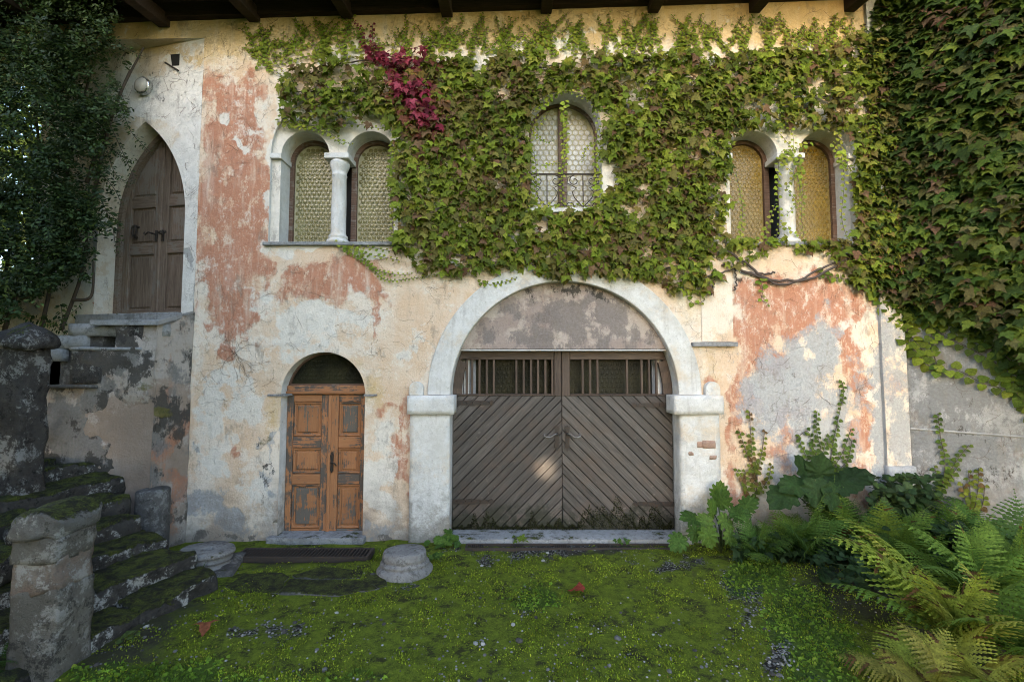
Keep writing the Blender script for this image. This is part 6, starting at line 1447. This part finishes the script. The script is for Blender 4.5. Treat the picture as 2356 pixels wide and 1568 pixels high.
broad('bright lobed-leaf plant growing against the right gate pier', [(1660,1150,-.30,.25,.3,-1,.8),(1655,1130,-.22,.23,.1,-1,.5),(1590,1190,-.40,.25,-.9,-.1,1.0),(1620,1200,-.45,.23,-.5,.5,.9),(1560,1245,-.55,.23,-.7,.6,.8),(1630,1232,-.62,.24,.2,1,.7),(1700,1180,-.40,.25,.9,-.1,.9),(1670,1200,-.45,.24,.5,.6,.9),(1720,1160,-.35,.23,.6,-.5,.8),(1640,1170,-.36,.24,-.3,-.7,.9),(1600,1225,-.55,.2,-.3,.9,.7),(1680,1235,-.55,.2,.6,.8,.8)], 'lobed', bl, (PZ(1650, 1262).x, -.42, 0), 'broad-leaved plants by the wall', 3)
dkc = [(0.022, 0.045, 0.014), (0.028, 0.055, 0.016), (0.018, 0.038, 0.013)]
broad('plant with very large dark leaves in front of the red and grey plaster', [(1885,1085,-.28,.38,.1,-1,.5),(1830,1115,-.42,.37,-.8,.1,.9),(1940,1110,-.42,.38,.7,-.1,.9),(1880,1130,-.52,.35,0,.8,.8),(1800,1140,-.46,.36,-.8,.5,.9),(1970,1095,-.38,.34,1,-.25,.9),(1850,1080,-.25,.36,-.5,-.8,.6),(1920,1145,-.52,.38,.4,.9,.8)], 'big', dkc, (PZ(1890, 1250).x, -.38, 0), 'broad-leaved plants by the wall', 4)
# leafy shrub and undergrowth filling the bed
def bushy(label, px, py, Y, rx, ry, n, kind, size, cols, seed, group='shrubs and undergrowth in the right bed', name='leafy_shrub', rz=.2):
    rg2 = np.random.default_rng(seed); x = px+rx*.5*np.clip(rg2.normal(0, 1, n), -1.7, 1.7); y = py+ry*.45*np.clip(rg2.normal(0, 1, n), -1.5, 1.7); yy = Y+rz*np.clip(rg2.normal(0, 1, n), -1.6, 1.6); pos = np.array([P(a, b, c) for a, b, c in zip(x, y, yy)]); pos[:, 2] = np.where(pos[:, 2] < 0.02, rg2.uniform(.02, .22, n), pos[:, 2])
    Ms = frames(pos, rg2.normal(0, .4, (n, 3))+np.array([0, -.5, .9]), rg2.normal(0, .7, (n, 3))+np.array([0, -.3, -.3]), rg2.uniform(size*.6, size*1.2, n))
    c = P(px, py, Y); t = thing(name, label, 'shrub', (c.x, c.y, 0), group); leaves(t, kind, Ms, palette(n, cols, [1]*len(cols), rg2, .25), MAT['leaf_dark'])
    st = MB(); q = random.Random(seed)
    for _ in range(8):
        i = q.randrange(n); st.tube(smooth_path([(c.x+q.uniform(-.08, .08), c.y, 0), ((c.x+pos[i][0])/2, (c.y+pos[i][1])/2, pos[i][2]*.6), tuple(pos[i])], 6), .005, 4, False)
    st.build('stem', MAT['stalk'], t, True)
bushy('dark leafy shrub at the corner of the wall and the return wall', 2080, 1150, -.35, 90, 80, 600, 'ivy', .085, dkc+[(0.034, 0.06, 0.016)], 4)
bushy('low dark undergrowth along the foot of the return wall', 2190, 1230, -.6, 170, 40, 500, 'ivy', .08, dkc, 5)
bushy('dark undergrowth beneath the ferns and large leaves', 1900, 1265, -.5, 240, 40, 600, 'vine', .09, dkc, 6)
bushy('leafy weeds under the ferns at the right edge', 2330, 1450, -1.2, 180, 110, 800, 'vine', .085, dkc+[(0.036, 0.065, 0.016)], 7)
bushy('shaded weeds low behind the yellow foreground fern', 2080, 1400, -1.1, 220, 50, 600, 'ivy', .07, dkc, 9)

# ------------------------------------------------------------------ moss and low growth
def ground_blades(n, seed, test, hmin, hmax, cols, wts, name, kind='blade', flat=0.4, ymax=-0.15):
    rg2 = np.random.default_rng(seed); x = rg2.uniform(-5.2, 5.4, n); y = -3.4+rg2.random(n)*(3.4+ymax)
    ok = test(x, y, rg2); x, y = x[ok], y[ok]; m = len(x); pos = np.stack([x, y, gz(x, y)-.004], 1)
    tip = rg2.normal(0, flat, (m, 3)); tip[:, 2] = 1.0; nrm = rg2.normal(0, 1, (m, 3)); nrm[:, 2] *= .3; nrm[:, 1] -= .5
    c = palette(m, cols, wts, rg2, .3)*(0.6+0.8*fbm(x*3, y*3, 3, 4)[:, None])
    o = leaves(ground, kind, frames(pos, nrm, tip, rg2.uniform(hmin, hmax, m)), c, MAT['moss'], name); return o
def blocked(x, y):
    v = Vector; a = (x-E0.x)*cdir.x+(y-E0.y)*cdir.y; return (a > -0.02)
def t_moss(x, y, r):
    g, d, l = ground_masks(x, y); k = fbm(x*5, y*5, 3, 6); return (r.random(len(x)) < np.clip(1.25-g*1.7-d*0.8, 0.02, 1)*np.clip(.08+3.2*(k-.40), 0, 1)) & ~blocked(x, y)
MG = [(0.20, 0.26, 0.018), (0.145, 0.20, 0.016), (0.30, 0.34, 0.032), (0.07, 0.095, 0.012), (0.15, 0.13, 0.03)]
ground_blades(200000, 3, t_moss, .010, .024, MG, [3, 3, 1.5, 2, .7], 'moss', 'leaflet', 1.1)
def t_lush(x, y, r):
    g, d, l = ground_masks(x, y); return (r.random(len(x)) < np.clip((l-.35)*2.2, 0, 1)) & ~blocked(x, y)
ground_blades(80000, 4, t_lush, .014, .034, [(0.12, 0.20, 0.022), (0.17, 0.24, 0.03), (0.085, 0.145, 0.02)], [2, 1, 2], 'ground_cover', 'ivy', 1.4)
def t_grass(x, y, r):
    px, py = proj(x, y, 0*x); f = field(px, py, [(420,1590,330,40,.8),(900,1590,150,20,.5),(1230,1370,60,20,.35)], 5); return (r.random(len(x)) < np.clip((f-.4)*1.5, 0, 1)) & ~blocked(x, y)
ground_blades(60000, 6, t_grass, .03, .07, [(0.05, 0.09, 0.016), (0.07, 0.11, 0.02)], [1, 1], 'grass', 'blade', .5)
# moss tufts on the foot of the gate
rg2 = np.random.default_rng(8); px = rg2.uniform(1042, 1546, 5200); hb = 1214-48*np.clip(fbm(px/24, 0*px, 3, 5)-.38, 0, 1)*3.0; py = 1216-(1216-hb)*rg2.random(len(px))
pos = np.array([P(a, b, GD-.006) for a, b in zip(px, py)]); m = len(pos)
o = leaves(house, 'leaflet', frames(pos, rg2.normal(0, .4, (m, 3))+np.array([0, -1, .4]), rg2.normal(0, .6, (m, 3))+np.array([0, -.3, 1]), rg2.uniform(.012, .03, m)), palette(m, [(0.020, 0.022, 0.008), (0.032, 0.036, 0.012), (0.014, 0.014, 0.008)], [2, 1, 2], rg2), MAT['moss'], 'gate_moss')
# weeds at the thresholds
def weed(label, px, py, n, size, seed, kind='lobed', cols=bl, Z=0.01):
    q = np.random.default_rng(seed); c = PZ(px, py, Z); t = thing('weed', label, 'weed', c, 'weeds along the house'); meshes = []
    me = [fastmesh('leaf', TPL[kind][0], TPL[kind][1], True, {'lc': np.repeat(np.array([cc]), len(TPL[kind][0]), 0)}) for cc in cols]
    for m_ in me: m_.materials.append(MAT['leaf'])
    pos = np.array(c)+q.normal(0, size*.55, (n, 3))*np.array([1, .6, 0])+np.array([0, 0, 1])*q.uniform(.02, size*.9, (n, 1))
    Ms = frames(pos, q.normal(0, .3, (n, 3))+np.array([0, -.5, 1]), q.normal(0, 1, (n, 3))+np.array([0, -.4, 0]), q.uniform(size*.5, size, n))
    for k in range(n):
        o = bpy.data.objects.new('leaf', me[k % len(me)]); link(o, t); setm(o, Matrix([list(r) for r in Ms[k]]+[[0, 0, 0, 1]]))
weed('leafy green weed growing at the foot of the left gate pier', 1027, 1250, 26, .13, 1)
weed('small bright weed in the middle of the gate threshold', 1200, 1246, 12, .07, 2, 'vine', [(0.10, 0.14, 0.02), (0.08, 0.12, 0.02)])
weed('tiny weed by the right end of the gate drain', 1430, 1250, 9, .06, 3, 'vine')
weed('spiky green weed between the steps and the round column base', 436, 1322, 16, .14, 4, 'blade', [(0.045, 0.075, 0.02), (0.06, 0.09, 0.022)])
weed('pale leafy weed beside the foreground pillar', 300, 1475, 14, .07, 5, 'leaflet', [(0.06, 0.09, 0.025), (0.08, 0.11, 0.03)])
weed('low weed clump behind the carved column base', 1000, 1290, 12, .07, 6, 'vine')
# fallen leaves
for x, y, lab, col in ((1342, 1356, 'red fallen leaf lying on the moss before the gate', (0.30, 0.055, 0.035)), (478, 1430, 'brown fallen leaf on the moss near the steps', (0.22, 0.075, 0.035))):
    c = PZ(x, y, .035); V0, T0 = TPL['vine']; v = V0.copy(); v[:, 2] += .35*v[:, 0]**2+.15*np.sin(v[:, 1]*5)
    me = fastmesh('fallen_leaf', v*.14, T0, True, {'lc': np.repeat(np.array([col]), len(V0), 0)}); o = meshobj('fallen_leaf', me, MAT['leaf'], None, Matrix.Translation(c) @ Matrix.Rotation(R(70 if x > 1000 else 200), 4, 'Z')); tag(o, lab, 'leaf', 'fallen leaves')
# broken twig in the bed
a, b = PZ(2150, 1365, .35), PZ(2290, 1400, .33); o = MB().tube([a, a.lerp(b, .5)+Vector((0, 0, .015)), b], .006, 6).build('twig', MAT['grey_post'], None, True); tag(o, 'bare grey twig lying across the yellow fern fronds', 'twig')
# ------------------------------------------------------------------ added trees: an unseen one shading the left side, one behind the shrub
def added_tree(label, base, h, rad, n, seed):
    q = np.random.default_rng(seed); t = thing('added_tree', label, 'tree', base, 'garden trees beside the viewer'); B = Vector(base); mb = MB()
    top = B+Vector((0, 0, h*.75)); mb.tube([B, B.lerp(top, .4)+Vector((.08, .05, 0)), top], [.16, .12, .05], 8)
    for k in range(9):
        a = q.uniform(0, 6.28); z = q.uniform(.35, .7)*h; e = B+Vector((math.cos(a)*rad*.75, math.sin(a)*rad*.75, z+h*.2)); mb.tube([B+Vector((0, 0, z)), (B+Vector((0, 0, z))).lerp(e, .5)+Vector((0, 0, .1)), e], [.06, .04, .012], 6)
    mb.build('trunk', MAT['bark'], t, True)
    d = q.normal(0, 1, (n, 3)); d /= np.linalg.norm(d, axis=1, keepdims=True); r = rad*q.random((n, 1))**.4*(.75+.5*fbm(d[:, 0]*3+5, d[:, 2]*3+d[:, 1]*2, 3, seed)[:, None])
    pos = np.array(B)+np.array([0, 0, h*.66])+d*r*np.array([1, 1, h*.42/rad])
    leaves(t, 'vine', frames(pos, q.normal(0, .6, (n, 3))+np.array([0, 0, .8]), q.normal(0, 1, (n, 3)), q.uniform(.12, .24, n)), palette(n, [(0.05, 0.085, 0.016), (0.07, 0.1, 0.02)], [1, 1], q), MAT['leaf_dark'], 'crown')
added_tree('unseen leafy tree added left of the viewer to shade that side', (-7.4, -4.4, 0), 6.8, 2.6, 7000, 5)
added_tree('pale leafy tree far behind the climbing shrub at left', (-10.5, 5.0, 0), 9.5, 3.2, 5000, 6)
